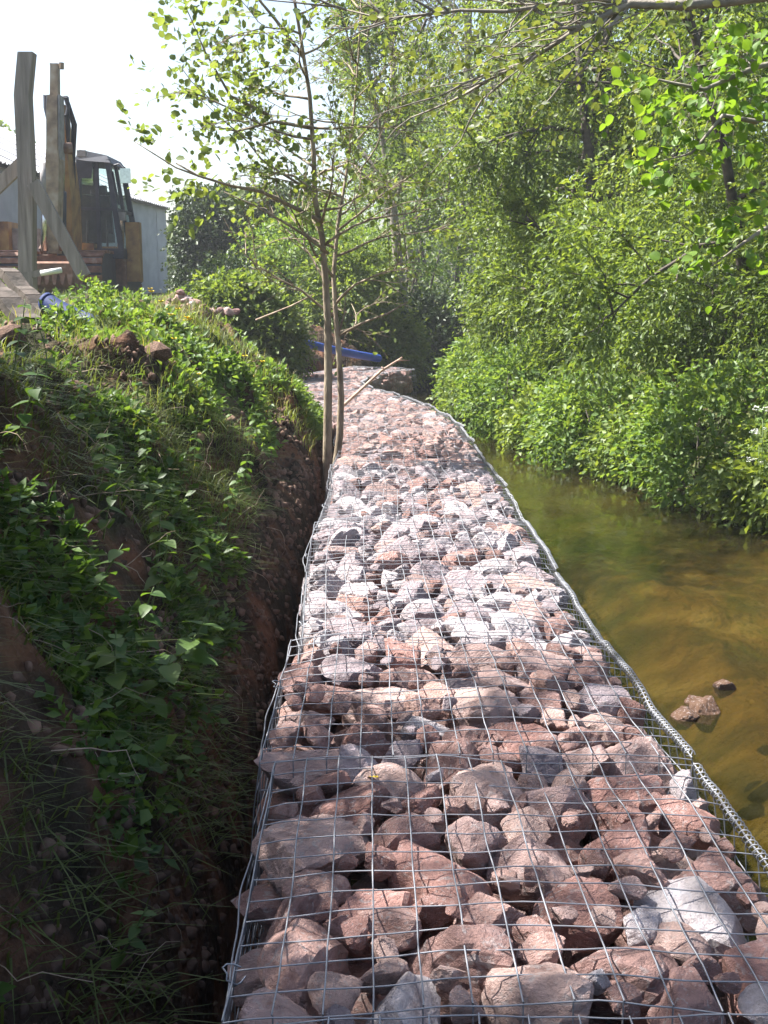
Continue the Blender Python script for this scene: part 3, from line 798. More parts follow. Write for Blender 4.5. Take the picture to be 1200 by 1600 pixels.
for (px, py, D_, n, sp) in ((285, 255, 7.7, 14, .10), (330, 280, 7.8, 10, .10), (380, 262, 8.2, 16, .15), (415, 225, 8.1, 22, .2), (360, 150, 8, 26, .2), (330, 60, 8, 20, .2), (390, 90, 8, 26, .22), (300, 20, 8, 9, .12), (345, 205, 8, 18, .16), (440, 300, 8, 14, .15), (430, 30, 8, 26, .22), (370, 20, 8, 22, .22), (215, 225, 7.6, 5, .07), (240, 230, 7.6, 3, .05)):
    c = np.array(at(px, py, D_)) - np.array(b0); n = max(2, int(n * .7))
    S.append(c + rg.normal(size=(n, 3)) * sp); D.append(unit(rg.normal(size=(n, 3)) + np.array([-.5, 0, .1])))
V, Fc, T = sprays(rg, np.concatenate(S), np.concatenate(D), .2, 7, .15, .058, .75, 'oval')
np_mesh('outer_sprays', V, Fc, M['alder'], alder, tint=T)
# twig that carries the outlying leaves
ot = MB(); ot.tube([p - b0 for p in (at(310, 275, 7.7), at(275, 262, 7.65), at(240, 240, 7.6), at(205, 218, 7.6))], [.006, .005, .004, .002], 4)
ot.tube([p - b0 for p in (at(420, 180, 8.05), at(360, 150, 8), at(320, 80, 8), at(290, 10, 8))], [.012, .009, .006, .003], 4)
ot.tube([p - b0 for p in (at(487, 200, 8.05), at(430, 190, 8.05), at(370, 205, 8), at(320, 195, 8))], [.014, .010, .006, .003], 4)
ot.tube([p - b0 for p in (at(475, 90, 8.05), at(430, 30, 8.05), at(380, -30, 8), at(330, -60, 8))], [.014, .010, .006, .003], 4)
ot.build('branches', M['bark'], alder, smooth=True)

# overhanging alder whose trunk stands on the right bank outside the picture
ab = np.array(onb(4.7, 5.2))
ov = empty('alder_tree', ab); tag(ov, 'alder with bare branches across the top and bright round leaves at the right edge', 'tree')
t_ = MB(); t_.tube([np.array(p) - ab for p in ((4.7, 5.2, -.2), (4.6, 5.15, 1.2), (4.35, 5.1, 2.6), (4.3, 5.0, 4.2), (4.2, 5.0, 6))], [.16, .13, .11, .08, .03], 9); t_.build('trunk', M['dark_bark'], ov, smooth=True)
bm_ = MB()
def br_(pts, r, e=.25): bm_.tube([np.array(p) - ab for p in pts], np.linspace(r, r * e, len(pts)), 6)
A = [(4.35, 5.1, 2.5), (3.0, 4.9, 2.45), at(1230, -12, 4.7), at(1130, 2, 4.6), at(1060, 8, 4.6), at(985, 6, 4.6), at(960, 18, 4.6), at(910, 40, 4.6), at(850, 80, 4.65), at(790, 112, 4.7), at(720, 148, 4.8)]
br_(A, .03, .1)
br_([at(985, 6, 4.6), at(955, 40, 4.6), at(935, 70, 4.6), at(915, 105, 4.6), at(890, 130, 4.6)], .010)
br_([at(985, 6, 4.6), at(930, -4, 4.6), at(860, 8, 4.6), at(790, 18, 4.6), at(720, 16, 4.6), at(600, 30, 4.7), at(520, 10, 4.8)], .012)
br_([at(905, 42, 4.6), at(860, 45, 4.6), at(820, 62, 4.6), at(775, 92, 4.6)], .007)
br_([at(940, 60, 4.6), at(960, 75, 4.6), at(985, 80, 4.6)], .005)
br_([at(910, 0, 4.6), at(895, 30, 4.6), at(880, 42, 4.6)], .006)
B = [(4.5, 5.15, 1.8), (3.2, 4.2, 2.0), at(1250, 90, 3.6), at(1180, 105, 3.55), at(1100, 140, 3.5), at(1030, 125, 3.5), at(985, 145, 3.5)]
br_(B, .016, .08)
C = [(4.5, 5.15, 1.7), (3.0, 4.0, 1.8), at(1260, 160, 3.5), at(1180, 190, 3.45), at(1130, 180, 3.4), at(1080, 240, 3.4), at(1020, 255, 3.4)]
br_(C, .015, .08)
Dd_ = [(4.5, 5.15, 1.6), (3.0, 4.0, 1.5), at(1250, 330, 3.5), at(1190, 360, 3.45), at(1140, 395, 3.4), at(1105, 420, 3.4)]
br_(Dd_, .014, .06)
rgb = np.random.default_rng(12)
for q in range(46):
    pl = np.array([tuple(v) for v in A[4:]]) if q % 2 else np.array([tuple(v) for v in (at(985, 6, 4.6), at(860, 8, 4.6), at(720, 16, 4.6), at(600, 30, 4.7), at(520, 10, 4.8))])
    p, d = along(pl, rgb.uniform(0, 1))
    br_(poly(rgb, p, d + unit(rgb.normal(size=3)) * .9 + np.array([-.3, 0, -.05]), rgb.uniform(.2, .6), 6, -.02, .16), rgb.uniform(.003, .006), .25)
bm_.build('branches', M['pale_bark'], ov, smooth=True)
S = []; D = []; rg = np.random.default_rng(5)
for (px, py, d_, n, sp) in ((1010, 130, 3.5, 4, .05), (1060, 130, 3.5, 5, .05), (1110, 150, 3.5, 5, .06), (1160, 95, 3.55, 7, .07), (1190, 60, 3.55, 6, .06), (1150, 175, 3.5, 6, .06), (1190, 130, 3.5, 7, .07), (1020, 240, 3.4, 5, .045), (1065, 255, 3.4, 4, .045), (1100, 215, 3.4, 5, .05), (1150, 215, 3.4, 5, .06), (1190, 240, 3.4, 6, .06), (1100, 415, 3.4, 3, .03), (1150, 385, 3.4, 4, .05), (1195, 395, 3.4, 4, .05), (1130, 350, 3.4, 2, .04)):
    c = np.array(at(px, py, d_)) - ab
    n = int(n * 2.5); S.append(c + rg.normal(size=(n, 3)) * sp * 1.1); D.append(unit(rg.normal(size=(n, 3)) + np.array([-.6, 0, .1])))
V, Fc, T = sprays(rg, np.concatenate(S), np.concatenate(D), .07, 3, .1, .034, .85, 'round', up=.5)
np_mesh('crown', V, Fc, M['bright'], ov, tint=T)
S = []; D = []
for q in range(260):
    k = rg.integers(0, 4); P_ = [A[4:], A[6:], A[7:], A[5:]][k]
    p, d = along(np.array([tuple(v) for v in P_]), rg.uniform(0, 1)); S.append(p - ab + rg.normal(size=3) * np.array([.22, .3, .12])); D.append(rg.normal(size=3) + np.array([-.6, 0, 0]))
V, Fc, T = sprays(rg, np.array(S), np.array(D), .12, 4, .1, .032, .7, 'oval')
np_mesh('young_leaves', V, Fc, M['young'], ov, tint=T)

# shade trees on the left terrace, outside the picture
SG = 'trees outside the frame on the left terrace'
grow('ash_tree', 41, (-4.4, 2.5, .9), 7.2, 2.2, 'leafy ash on the left terrace outside the frame shading the near wall', 'tree', SG, 'sallow', n_limb=17, t0=.36, n_br=7, n_tw=7, tw=.5, nl=8, L=.10, wr=.5, droop=.3, trunk_r=.14, el=(.2, .8))
grow('ash_tree', 42, (-4.6, .4, .9), 7.0, 2.3, 'leafy ash on the left terrace beside the viewpoint', 'tree', SG, 'sallow', n_limb=22, t0=.3, n_br=8, n_tw=11, tw=.5, nl=10, L=.10, wr=.5, droop=.3, trunk_r=.14)
grow('ash_tree', 43, (-4.8, 5.2, .9), 4.6, 1.5, 'smaller ash on the left terrace just outside the frame', 'tree', SG, 'sallow', n_limb=18, t0=.3, n_br=8, n_tw=10, tw=.45, nl=10, L=.10, wr=.5, droop=.3, trunk_r=.11)
for i, (x, y, r, h, lab) in enumerate(((-2.4, 3.0, .75, .95, 'added shade bush on the terrace outside the left edge'), (-2.5, 2.0, .8, 1.0, 'middle added shade bush on the terrace outside the left edge'), (-2.6, .9, .9, 1.4, 'added shade bush on the terrace beside the viewpoint'))):  # unseen bushes added to keep sky and sun off the near bank
    bush('shade_bush', 290 + i, (x, y, .9 + h * .8), (r, r, h), lab, 'bush', 'added shade bushes outside the frame on the left', 'hedge', n=2200, nl=8, tw=.25, L=.06, wr=.7, base_z=.85, inner=.3)

# ------------------------------------------------------------------ barn
M['cladding'] = noise_mat('grey_cladding', [(.3, (.36, .37, .40)), (.6, (.45, .46, .49)), (.8, (.52, .53, .55))], 2.5, 6, .6, .05, 30)
M['roof_sheet'] = noise_mat('cement_roof_sheet', [(.3, (.42, .42, .43)), (.7, (.56, .56, .57))], 3, 7, .7, .1, 30)
M['opening'] = noise_mat('dark_timber_door', [(.3, (.03, .03, .03)), (.7, (.06, .055, .05))], 3, 4, .8, .1, 30)
barn = empty('barn', (-6.9, 27, .98)); tag(barn, 'long grey sheet-clad barn with a pale roof behind the digger', 'building')
bo = Vector((-6.9, 27, .98))
A0 = Vector((-7.62, 17.0, .9)); A1 = Vector((-6.22, 34.6, .9)); EAVE = 3.5; WID = 10.0; RISE = 2.3
bd = (A1 - A0); bl = bd.length; bd.normalize(); bn = Vector((bd.y, -bd.x, 0))     # bn points toward the stream
nsh = 18
def corr(mb, o, u, w, v, h, waves, depth, nrm):
    """corrugated sheet: origin o, width dir u*w, height dir v*h"""
    n = waves * 4; vs = []
    for i in range(n + 1):
        off = depth * math.cos(i / 4 * 2 * math.pi)
        for j in (0, 1): vs.append(o + u * (w * i / n) + v * (h * j) + nrm * off)
    mb.add(vs, [(2 * i, 2 * i + 2, 2 * i + 3, 2 * i + 1) for i in range(n)])
for i in range(nsh):
    mb = MB(); w = bl / nsh
    corr(mb, A0 + bd * (w * i) - bo + bn * (.004 * (i % 2)), bd, w * 1.02, Vector((0, 0, 1)), EAVE - .9, 5, .018, bn)
    mb.build('cladding_sheet', M['cladding'], barn)
for side in (0, 1):
    sl = Vector((0, 0, RISE)) + (-bn if side == 0 else bn) * (WID / 2); ll = sl.length; sl.normalize()
    st = A0 - bn * (WID if side else 0) + Vector((0, 0, EAVE - .9)) - sl * .25
    rn = bd.cross(sl); rn.normalize()
    for i in range(nsh):
        mb = MB(); w = bl / nsh
        corr(mb, st + bd * (w * i - .15) - bo + rn * (.006 * (i % 2)), bd, w * 1.03, sl, ll + .25, 5, .022, rn)
        mb.build('roof_sheet', M['roof_sheet'], barn)
mb = MB()
for E_ in (A0, A1):
    e = E_ - bo
    mb.add([e - bn * .05, e - bn * WID, e - bn * WID + Vector((0, 0, EAVE - .9)), e - bn * WID / 2 + Vector((0, 0, EAVE - .9 + RISE - .04)), e - bn * .05 + Vector((0, 0, EAVE - .93))], [(0, 1, 2, 3, 4)])
e = A0 - bo - bn * WID
mb.add([e, e + bd * bl, e + bd * bl + Vector((0, 0, EAVE - .9)), e + Vector((0, 0, EAVE - .9))], [(0, 1, 2, 3)])
mb.build('wall', M['cladding'], barn)
mb = MB(); mb.tube([A0 + bn * .09 + Vector((0, 0, EAVE - 1.0)) - bo, A1 + bn * .09 + Vector((0, 0, EAVE - 1.0)) - bo], .06, 8); mb.build('gutter', M['digger_dark'], barn, smooth=True)
mb = MB(); mb.tube([A0 - bn * WID / 2 + Vector((0, 0, EAVE - .9 + RISE + .03)) - bo, A1 - bn * WID / 2 + Vector((0, 0, EAVE - .9 + RISE + .03)) - bo], .11, 8); mb.build('ridge_cap', M['roof_sheet'], barn, smooth=True)

# ------------------------------------------------------------------ excavator
DD = 20.0
ex0 = at(110, 468, DD); ex0.z = tz(ex0.x, DD)
ex = empty('excavator', ex0); tag(ex, 'old yellow excavator with its arm folded upright, parked before the barn', 'excavator')
def E(px, py, dy=0.0): return at(px, py, DD + dy) - ex0
def part(name, mat, fn, smooth=False, parent=None):
    mb = MB(); fn(mb); return mb.build(name, M[mat], parent or ex, smooth=smooth)
def tapered(mb, ptsz, depth=None):
    """ptsz: list of (centre, width, depth) stacked upright sections"""
    vs = []
    for c, w, d in ptsz:
        for (i, j) in ((-1, -1), (1, -1), (1, 1), (-1, 1)): vs.append(c + Vector((i * w / 2, j * d / 2, 0)))
    fs = [(3, 2, 1, 0)]
    for k in range(len(ptsz) - 1):
        b = 4 * k
        for q in range(4): fs.append((b + q, b + (q + 1) % 4, b + 4 + (q + 1) % 4, b + 4 + q))
    b = 4 * (len(ptsz) - 1); fs.append((b, b + 1, b + 2, b + 3)); mb.add(vs, fs)
# crawler tracks with shoes
for cx in (28, 150):
    x = E(cx, 450).x
    out = []
    for a in np.linspace(-math.pi / 2, math.pi / 2, 9): out.append((2.2 + .36 * math.cos(a), .38 + .36 * math.sin(a)))
    for a in np.linspace(math.pi / 2, 1.5 * math.pi, 9): out.append((-.3 + .36 * math.cos(a), .38 + .36 * math.sin(a)))
    tk = part('track', 'digger_dark', lambda mb: mb.prism(out, 'x', x - .24, x + .24))
    for i in range(len(out)):
        p = out[i]; q = out[(i + 1) % len(out)]
        n = max(1, int(math.hypot(q[0] - p[0], q[1] - p[1]) / .17))
        for j in range(n):
            f = (j + .5) / n; yy = p[0] + (q[0] - p[0]) * f; zz = p[1] + (q[1] - p[1]) * f
            dv = Vector((0, q[0] - p[0], q[1] - p[1])).normalized()
            part('track_shoe', 'rusty', lambda mb: mb.beam(Vector((x, yy, zz)) - dv * .05, Vector((x, yy, zz)) + dv * .05, .52, .05, up=dv.cross(Vector((1, 0, 0)))), parent=tk)
part('undercarriage', 'digger_dark', lambda mb: mb.box(E(108, 440, 1.0), (1.3, 1.5, .3)))
part('slew_ring', 'rusty', lambda mb: mb.tube([E(108, 440, 1.0) + Vector((0, 0, .1)), E(108, 440, 1.0) + Vector((0, 0, .45))], .6, 20))
def body(mb):
    a = E(4, 440, .5); b = E(196, 404, .5)
    mb.box((a + b) / 2 + Vector((0, .45, 0)), (b.x - a.x, .9, abs(b.z - a.z)))
part('upper_body', 'rusty', body)
def panel(mb, x0, y0, x1, y1, d0, d1):
    a = E(x0, y1, d0); b = E(x1, y0, d0)
    mb.box(((a.x + b.x) / 2, (d0 + d1) / 2, (a.z + b.z) / 2), (b.x - a.x, d1 - d0, b.z - a.z))
part('side_panel', 'digger_yellow', lambda mb: panel(mb, 199, 347, 217, 440, .55, .75))
part('side_panel', 'digger_yellow', lambda mb: panel(mb, 124, 380, 146, 436, .25, .5))
part('engine_cover', 'digger_yellow', lambda mb: panel(mb, -10, 346, 12, 402, .5, 1.2))
part('engine_cover', 'worn_grey', lambda mb: panel(mb, 12, 357, 60, 402, .7, 2.2))
part('counterweight', 'digger_yellow', lambda mb: panel(mb, 10, 385, 180, 430, 2.4, 3.0))
part('exhaust', 'rusty', lambda mb: mb.tube([E(188, 400, 2.2), E(190, 345, 2.2)], .06, 10), True)
# cab
def cabp(px, py, d): return E(px, py, d)
fl0, fl1 = cabp(119, 392, .3), cabp(124, 246, .42)
fr0, fr1 = cabp(190, 392, .3), cabp(168, 250, .42)
rl0, rl1 = cabp(119, 392, .3) + Vector((0, 1.35, 0)), cabp(124, 246, .42) + Vector((0, 1.15, 0))
rr0, rr1 = cabp(190, 392, .3) + Vector((0, 1.35, 0)), cabp(168, 250, .42) + Vector((0, 1.15, 0))
for a, b in ((fl0, fl1), (fr0, fr1), (rl0, rl1), (rr0, rr1)):
    part('cab_pillar', 'digger_dark', lambda mb: mb.beam(a, b, .085, .085, up=(0, 1, 0)))
m0, m1 = fl0.lerp(fr0, .52), fl1.lerp(fr1, .60)
part('cab_pillar', 'digger_dark', lambda mb: mb.beam(m0, m1, .06, .06, up=(0, 1, 0)))
part('cab_pillar', 'digger_dark', lambda mb: mb.beam(fr0.lerp(rr0, .5), fr1.lerp(rr1, .5), .06, .06, up=(0, 1, 0)))
part('cab_rail', 'digger_dark', lambda mb: (mb.beam(fl0.lerp(fl1, .46), fr0.lerp(fr1, .46), .05, .05), mb.beam(fr0.lerp(fr1, .46), rr0.lerp(rr1, .46), .05, .05)))
def roof(mb):
    z0 = fl1.z - .05
    lo = [fl1 + Vector((-.07, -.08, -.05)), fr1 + Vector((.06, -.08, -.05)), rr1 + Vector((.06, .08, -.05)), rl1 + Vector((-.07, .08, -.05))]
    hi = [fl1 + Vector((0, .03, .13)), fr1 + Vector((-.02, .03, .08)), rr1 + Vector((-.02, -.03, .08)), rl1 + Vector((0, -.03, .13))]
    mb.add(lo + hi, [(3, 2, 1, 0), (4, 5, 6, 7), (0, 1, 5, 4), (1, 2, 6, 5), (2, 3, 7, 6), (3, 0, 4, 7)])
part('cab_roof', 'digger_dark', roof)
part('sun_visor', 'digger_dark', lambda mb: mb.add([fl1 + Vector((-.03, -.09, -.04)), fr1 + Vector((-.22, -.09, -.04)), fr1 + Vector((-.27, -.07, -.3)), fl1 + Vector((.0, -.07, -.34)), fl1 + Vector((-.03, -.06, -.04)), fr1 + Vector((-.22, -.06, -.04)), fr1 + Vector((-.27, -.04, -.3)), fl1 + Vector((.0, -.04, -.34))],
     [(0, 1, 2, 3), (7, 6, 5, 4), (0, 4, 5, 1), (1, 5, 6, 2), (2, 6, 7, 3), (3, 7, 4, 0)]))
for q in ((fl0, m0, m1, fl1), (m0, fr0, fr1, m1), (fr0, rr0, rr1, fr1), (rl0, fl0, fl1, rl1), (rl0, rr0, rr1, rl1)):
    c = sum(q, Vector()) / 4
    part('window_pane', 'glass', lambda mb: mb.add([c + (p - c) * .96 for p in q], [(0, 1, 2, 3)]))
part('cab_base', 'digger_dark', lambda mb: panel(mb, 117, 388, 193, 404, .28, 1.5))
part('cab_skirt', 'rusty', lambda mb: panel(mb, 146, 400, 196, 448, .45, .52))
def seat(mb):
    c = E(152, 372, 1.0); mb.box(c, (.5, .5, .14)); mb.box(c + Vector((0, .28, .38)), (.46, .12, .7), taper=.8); mb.box(c + Vector((0, .28, .82)), (.26, .1, .16))
part('seat', 'seat', seat)
part('control_lever', 'seat', lambda mb: (mb.tube([E(136, 385, .7), E(137, 345, .65)], .02, 6), mb.tube([E(168, 385, .7), E(167, 345, .65)], .02, 6)))
# boom, dipper, rams, bucket
part('boom', 'digger_yellow', lambda mb: tapered(mb, [(E(106, 436, .1), .30, .5), (E(107, 380, -.1), .30, .6), (E(104, 310, -.35), .30, .62), (E(101, 250, -.6), .22, .5), (E(99, 200, -.75), .15, .36), (E(98, 165, -.8), .11, .26)]))
M['faded_yellow'] = noise_mat('faded_yellow_paint', [(.3, (.13, .09, .06)), (.5, (.26, .19, .12)), (.7, (.36, .30, .22))], 6, 8, .6, .15, 40)
part('dipper_arm', 'faded_yellow', lambda mb: tapered(mb, [(E(86, 396, -1.3), .15, .2), (E(86, 330, -1.3), .17, .28), (E(86, 250, -1.25), .20, .34), (E(85, 235, -1.25), .17, .3), (E(85, 170, -1.2), .16, .3), (E(85, 150, -1.2), .14, .24)]))
part('dipper_cheek', 'worn_grey', lambda mb: (tapered(mb, [(E(78, 250, -1.2), .03, .3), (E(77, 150, -1.2), .03, .24)]), tapered(mb, [(E(96, 250, -1.2), .03, .3), (E(95, 150, -1.2), .03, .24)])))
part('dipper_nose', 'faded_yellow', lambda mb: (tapered(mb, [(E(86, 152, -1.2), .12, .16), (E(86, 100, -1.15), .115, .13)]), mb.beam(E(79, 101, -1.15), E(94, 102, -1.15), .09, .03), mb.tube([E(96, 108, -1.2), E(96, 98, -1.2)], .04, 8)))
def ring(mb, pts, r): mb.tube([E(*p) for p in pts], r, 6)
part('pivot_link', 'digger_dark', lambda mb: ring(mb, [(98, 153, -1.0), (105, 153, -1.0), (106, 168, -1.0), (104, 180, -1.0), (97, 180, -1.0)], .03))
part('pivot_link', 'digger_dark', lambda mb: ring(mb, [(104, 178, -1.0), (106, 200, -.9), (105, 228, -.8)], .035))
part('pivot_link', 'digger_dark', lambda mb: (ring(mb, [(80, 155, -1.1), (71, 150, -1.1), (72, 168, -1.1), (77, 190, -1.1), (80, 200, -1.1)], .04)))
part('pivot_pin', 'rusty', lambda mb: mb.tube([E(74, 232, -1.15), E(112, 232, -1.0)], .09, 10), True)
part('hydraulic_ram', 'worn_grey', lambda mb: mb.tube([E(69, 255, -1.35), E(70, 300, -1.38)], .065, 10), True)
part('ram_rod', 'chrome', lambda mb: mb.tube([E(70, 292, -1.38), E(69, 392, -1.45)], .05, 10), True)
part('hydraulic_ram', 'digger_dark', lambda mb: mb.tube([E(96, 420, -.5), E(97, 300, -.95)], .07, 10), True)
part('ram_rod', 'chrome', lambda mb: mb.tube([E(97, 300, -.95), E(97, 240, -1.05)], .04, 10), True)
for q in range(3):
    part('hydraulic_hose', 'digger_dark', lambda mb: ring(mb, [(100 + q * 2, 150, -.9), (113 + q * 3, 195, -.7), (112 + q * 2, 250, -.5), (118, 330, -.2), (116, 400, .1)], .018), True)
def bucket(mb):
    c = E(86, 412, -1.35); o = []
    for a in np.linspace(-.5, 3.3, 10): o.append((c.y + .34 * math.cos(a) - .05, c.z - .06 - .36 * math.sin(a)))
    o2 = [(c.y + (p - c.y) * .86, c.z + (q - c.z) * .86 + .03) for p, q in o][::-1]
    mb.prism(o + o2, 'x', c.x - .33, c.x + .33)
    mb.prism(o, 'x', c.x - .36, c.x - .33); mb.prism(o, 'x', c.x + .33, c.x + .36)
bk = part('bucket', 'rusty', bucket)
for i in range(5):
    c = E(62 + i * 12, 428, -1.7); part('bucket_tooth', 'rusty', lambda mb: tapered(mb, [(c, .09, .06), (c + Vector((0, -.05, -.16)), .04, .03)]), parent=bk)
part('bucket_link', 'rusty', lambda mb: (mb.tube([E(72, 386, -1.3), E(104, 386, -1.3)], .06, 8), mb.beam(E(66, 392, -1.4), E(72, 380, -1.3), .08, .1)))
part('mirror_arm', 'digger_dark', lambda mb: mb.tube([fr1 + Vector((0, .05, -.1)), E(186, 256, .4), E(194, 264, .35)], .014, 6))
part('mirror', 'mirror', lambda mb: panel(mb, 188, 263, 203, 286, .30, .34))
part('grab_rail', 'digger_dark', lambda mb: mb.tube([E(176, 268, .4), E(182, 300, .4), E(186, 320, .4)], .016, 6))
part('work_light', 'worn_grey', lambda mb: (mb.box(E(190, 338, .4), (.14, .12, .13)), mb.box(E(128, 240, .3), (.14, .1, .1))))

# cab pieces belong to the cab, rods to their rams (all share the digger's origin)
kids = {}
for o in ex.children: kids.setdefault(o.name.split('.')[0], []).append(o)
cab_o = kids['cab_base'][0]; cab_o.name = 'cab'
for k in ('cab_pillar', 'cab_rail', 'cab_roof', 'sun_visor', 'window_pane', 'seat', 'control_lever', 'grab_rail'):
    for o in kids[k]: o.parent = cab_o
for a, b in zip(kids['hydraulic_ram'], kids['ram_rod']): b.parent = a
kids['mirror'][0].parent = kids['mirror_arm'][0]
kids['dipper_nose'][0].parent = kids['dipper_arm'][0]; kids['dipper_cheek'][0].parent = kids['dipper_arm'][0]

# ------------------------------------------------------------------ timber frame, planks, pipes on the terrace
def curved_post(mb, pts, w, d):
    tapered(mb, [(p, w, d) for p in pts])
pb = at(42, 432, 10.0); pb.z = tz(pb.x, 10.0) - .05
fr_ = empty('timber_post', pb); tag(fr_, 'tall weathered timber post with a bent top and braces in front of the digger', 'post')
mb = MB(); curved_post(mb, [pb - pb, at(43, 418, 10) - pb, at(43, 300, 10) - pb, at(40, 220, 10) - pb, at(36.5, 150, 10) - pb, at(40, 110, 10) - pb, at(42.5, 83, 10) - pb], .118, .13)
mb.build('post', M['timber'], fr_)
mb = MB(); mb.beam(at(52, 285, 9.86) - pb, at(132, 432, 9.86) - pb, .105, .05, up=(0, 1, 0)); mb.build('brace', M['timber'], fr_)
mb = MB(); mb.beam(at(34, 256, 10.12) - pb, at(-70, 355, 10.12) - pb, .105, .05, up=(0, 1, 0)); mb.build('brace', M['timber'], fr_)
def plank(name, a, b, w, h, lab, cat, mat='timber_dark'):
    c = (a + b) / 2; mb = MB(); n = 8
    pts = [a.lerp(b, i / n) - c + Vector((0, 0, .012 * math.sin(i * 1.7))) for i in range(n + 1)]
    for i in range(n): mb.beam(pts[i], pts[i + 1], w, h)
    o = mb.build(name, M[mat], None, loc=c); tag(o, lab, cat); return o
plank('timber_rail', at(-60, 434, 9.4), at(66, 427, 9.5), .05, .05, 'thin weathered rail lying level across the post foot', 'rail', 'timber')
plank('timber_plank', at(-40, 420, 7.6), at(48, 505, 7.3), .16, .05, 'dark plank slanting to the ground at the left edge', 'plank')
plank('timber_plank', at(10, 425, 8.2), at(75, 495, 7.9), .12, .06, 'dark plank slanting down just left of the short blue pipe', 'plank')
mb = MB(); c = at(80, 424, 9.3); mb.tube([at(64, 427, 9.3) - c, at(96, 422, 9.3) - c], .022, 10); o = mb.build('sunlit_pipe_end', M['white_flower'], None, True, c); tag(o, 'short pipe end painted sunlit white beside the timber rail', 'pipe')  # white colour stands in for sun on this end
def pipe(a, b, r, lab):
    c = (a + b) / 2; d = (b - a); mb = MB(); n = 10
    mb.tube([a - c + d * (i / n) + Vector((0, 0, -.02 * math.sin(i / n * math.pi))) for i in range(n + 1)], r, 18, cap=False)
    mb.tube([b - c + d * (-i / n) + Vector((0, 0, -.02 * math.sin(i / n * math.pi))) for i in range(n + 1)], r * .9, 18, cap=False)
    pm = M['blue_pipe'] if 'bright' in lab else M['shade_blue']
    root = empty('blue_pipe', c); tag(root, lab, 'pipe')
    mb.build('pipe_wall', pm, root, True)
    for e, s_ in ((a, 1), (b, -1)):
        rm = MB(); dn = d.normalized() * .03 * s_
        rm.tube([e - c, e - c + dn], r * 1.05, 18); 
        if s_ == 1: rm.build('pipe_collar', pm, root, True)
    return root
pipe(at(72, 472, 7.9), at(165, 512, 7.6), .062, 'thick blue pipe, its colour darkened for shade, lying on the terrace behind weeds')
pipe(at(436, 526, 15.3), at(592, 560, 17.4), .055, 'bright blue pipe sticking out over the far end of the wall')
# broken branch leaning on the wall beside the alder
mb = MB(); c = at(540, 630, 11)
mb.tube([p - c for p in (at(532, 638, 10.6), at(560, 612, 11), at(595, 580, 11.3), at(628, 559, 11.6))], [.016, .015, .013, .010], 7)
mb.tube([p - c for p in (at(600, 577, 11.3), at(596, 573, 11.3))], [.010, .005], 6)
mb.tube([p - c for p in (at(622, 563, 11.5), at(640, 563, 11.6))], [.008, .003], 6)
o = mb.build('broken_branch', M['broken_wood'], None, True, c); tag(o, 'pale broken branch leaning across the wall beside the slim alder', 'branch')
mb = MB(); c = at(440, 480, 9)
mb.tube([p - c for p in (at(400, 500, 9.2), at(430, 488, 9.1), at(455, 478, 9), at(490, 460, 8.8))], [.008, .007, .006, .004], 6)
o = mb.build('dead_branch', M['root'], None, True, c); tag(o, 'dead branch lying on the bank top left of the slim alder', 'branch')

# heap of spare stone on the terrace
hp = at(285, 492, 12.0); hp.z = tz(hp.x, 12.0)
heap = empty('stone_heap', hp); tag(heap, 'low heap of pinkish spare stone on the terrace right of the digger', 'stone heap')
rnd.seed(55)
for i in range(64):
    u = rnd.gauss(0, .17); v = rnd.gauss(0, .25); h = max(0, .2 - .7 * abs(u) - .3 * abs(v))
    put_stone(heap, (u, v, .02 + h * rnd.uniform(.7, 1.05)), rnd.uniform(.035, .06), .8, True, stone_colour(.3))
# stones in the stream
def wet(px, py, D, s, lab, grp='stones showing in the stream'):
    p = at(px, py, D); o = put_stone(None, (p.x, p.y, WATER_Z - s * .12), s, .9, False, (.2, .12, .08, 1), 'stream_stone')
    tag(o, lab, 'stone', grp); return o
wet(1100, 1108, 4.35, .07, 'reddish stone breaking the water beside the wall, largest of its clump')
wet(1070, 1124, 4.28, .055, 'reddish stone breaking the water nearest the wall coil')
wet(1085, 1092, 4.45, .045, 'reddish stone at the far side of the clump in the water')
wet(1130, 1078, 4.62, .05, 'low yellowish stone just beyond the reddish clump in the water')
# ------------------------------------------------------------------ bank vegetation
def scatter(rg, n, x0, x1, y0, y1, keep):
    x = rg.uniform(x0, x1, n); y = rg.uniform(y0, y1, n)
    m = keep(x, y, rg); x, y = x[m], y[m]
    z, _ = terrain(x, y); return np.stack([x, y, z], 1)
def left_only(x, y): return x < wall_c(y) - .60
def blades(rg, P, L, w, bend, hang=None):
    n = len(P); a = rg.uniform(0, 6.283, n)
    H = np.stack([np.cos(a), np.sin(a), np.zeros(n)], 1)
    if hang is not None: H = unit(H * .7 + hang)
    S = np.stack([-H[:, 1], H[:, 0], np.zeros(n)], 1)
    ll = L * rg.uniform(.5, 1.3, n); bb = bend * rg.uniform(.3, 1.5, n)
    V = []
    for t, wd in ((0, 1), (.5, .75), (1, 0)):
        c = P + H * (ll * bb * t * t)[:, None] + np.array([0, 0, 1.]) * (ll * (t - .45 * bb * t * t))[:, None]
        if t < 1: V += [c - S * w * wd * .5, c + S * w * wd * .5]
        else: V += [c]
    V = np.stack(V, 1)
    Fc = np.array([(0, 1, 2), (1, 3, 2), (2, 3, 4)])
    return V.reshape(-1, 3), (Fc[None] + (np.arange(n) * 5)[:, None, None]).reshape(-1, 3), np.repeat(np.clip(rg.normal(.45, .22, n), 0, 1), 5)
rg = np.random.default_rng(8)
def k_up(x, y, rg):
    d = fbm(x * 1.3, y * 1.3, 91) + .5
    return (x < wall_c(y) - .9 + .25 * (y > 8)) & (rg.uniform(0, 1, len(x)) < np.clip((d - .32) * 3.2, 0, 1)) & ~((x < -1.15) & (y < 6.6) & (rg.uniform(0, 1, len(x)) < .85))
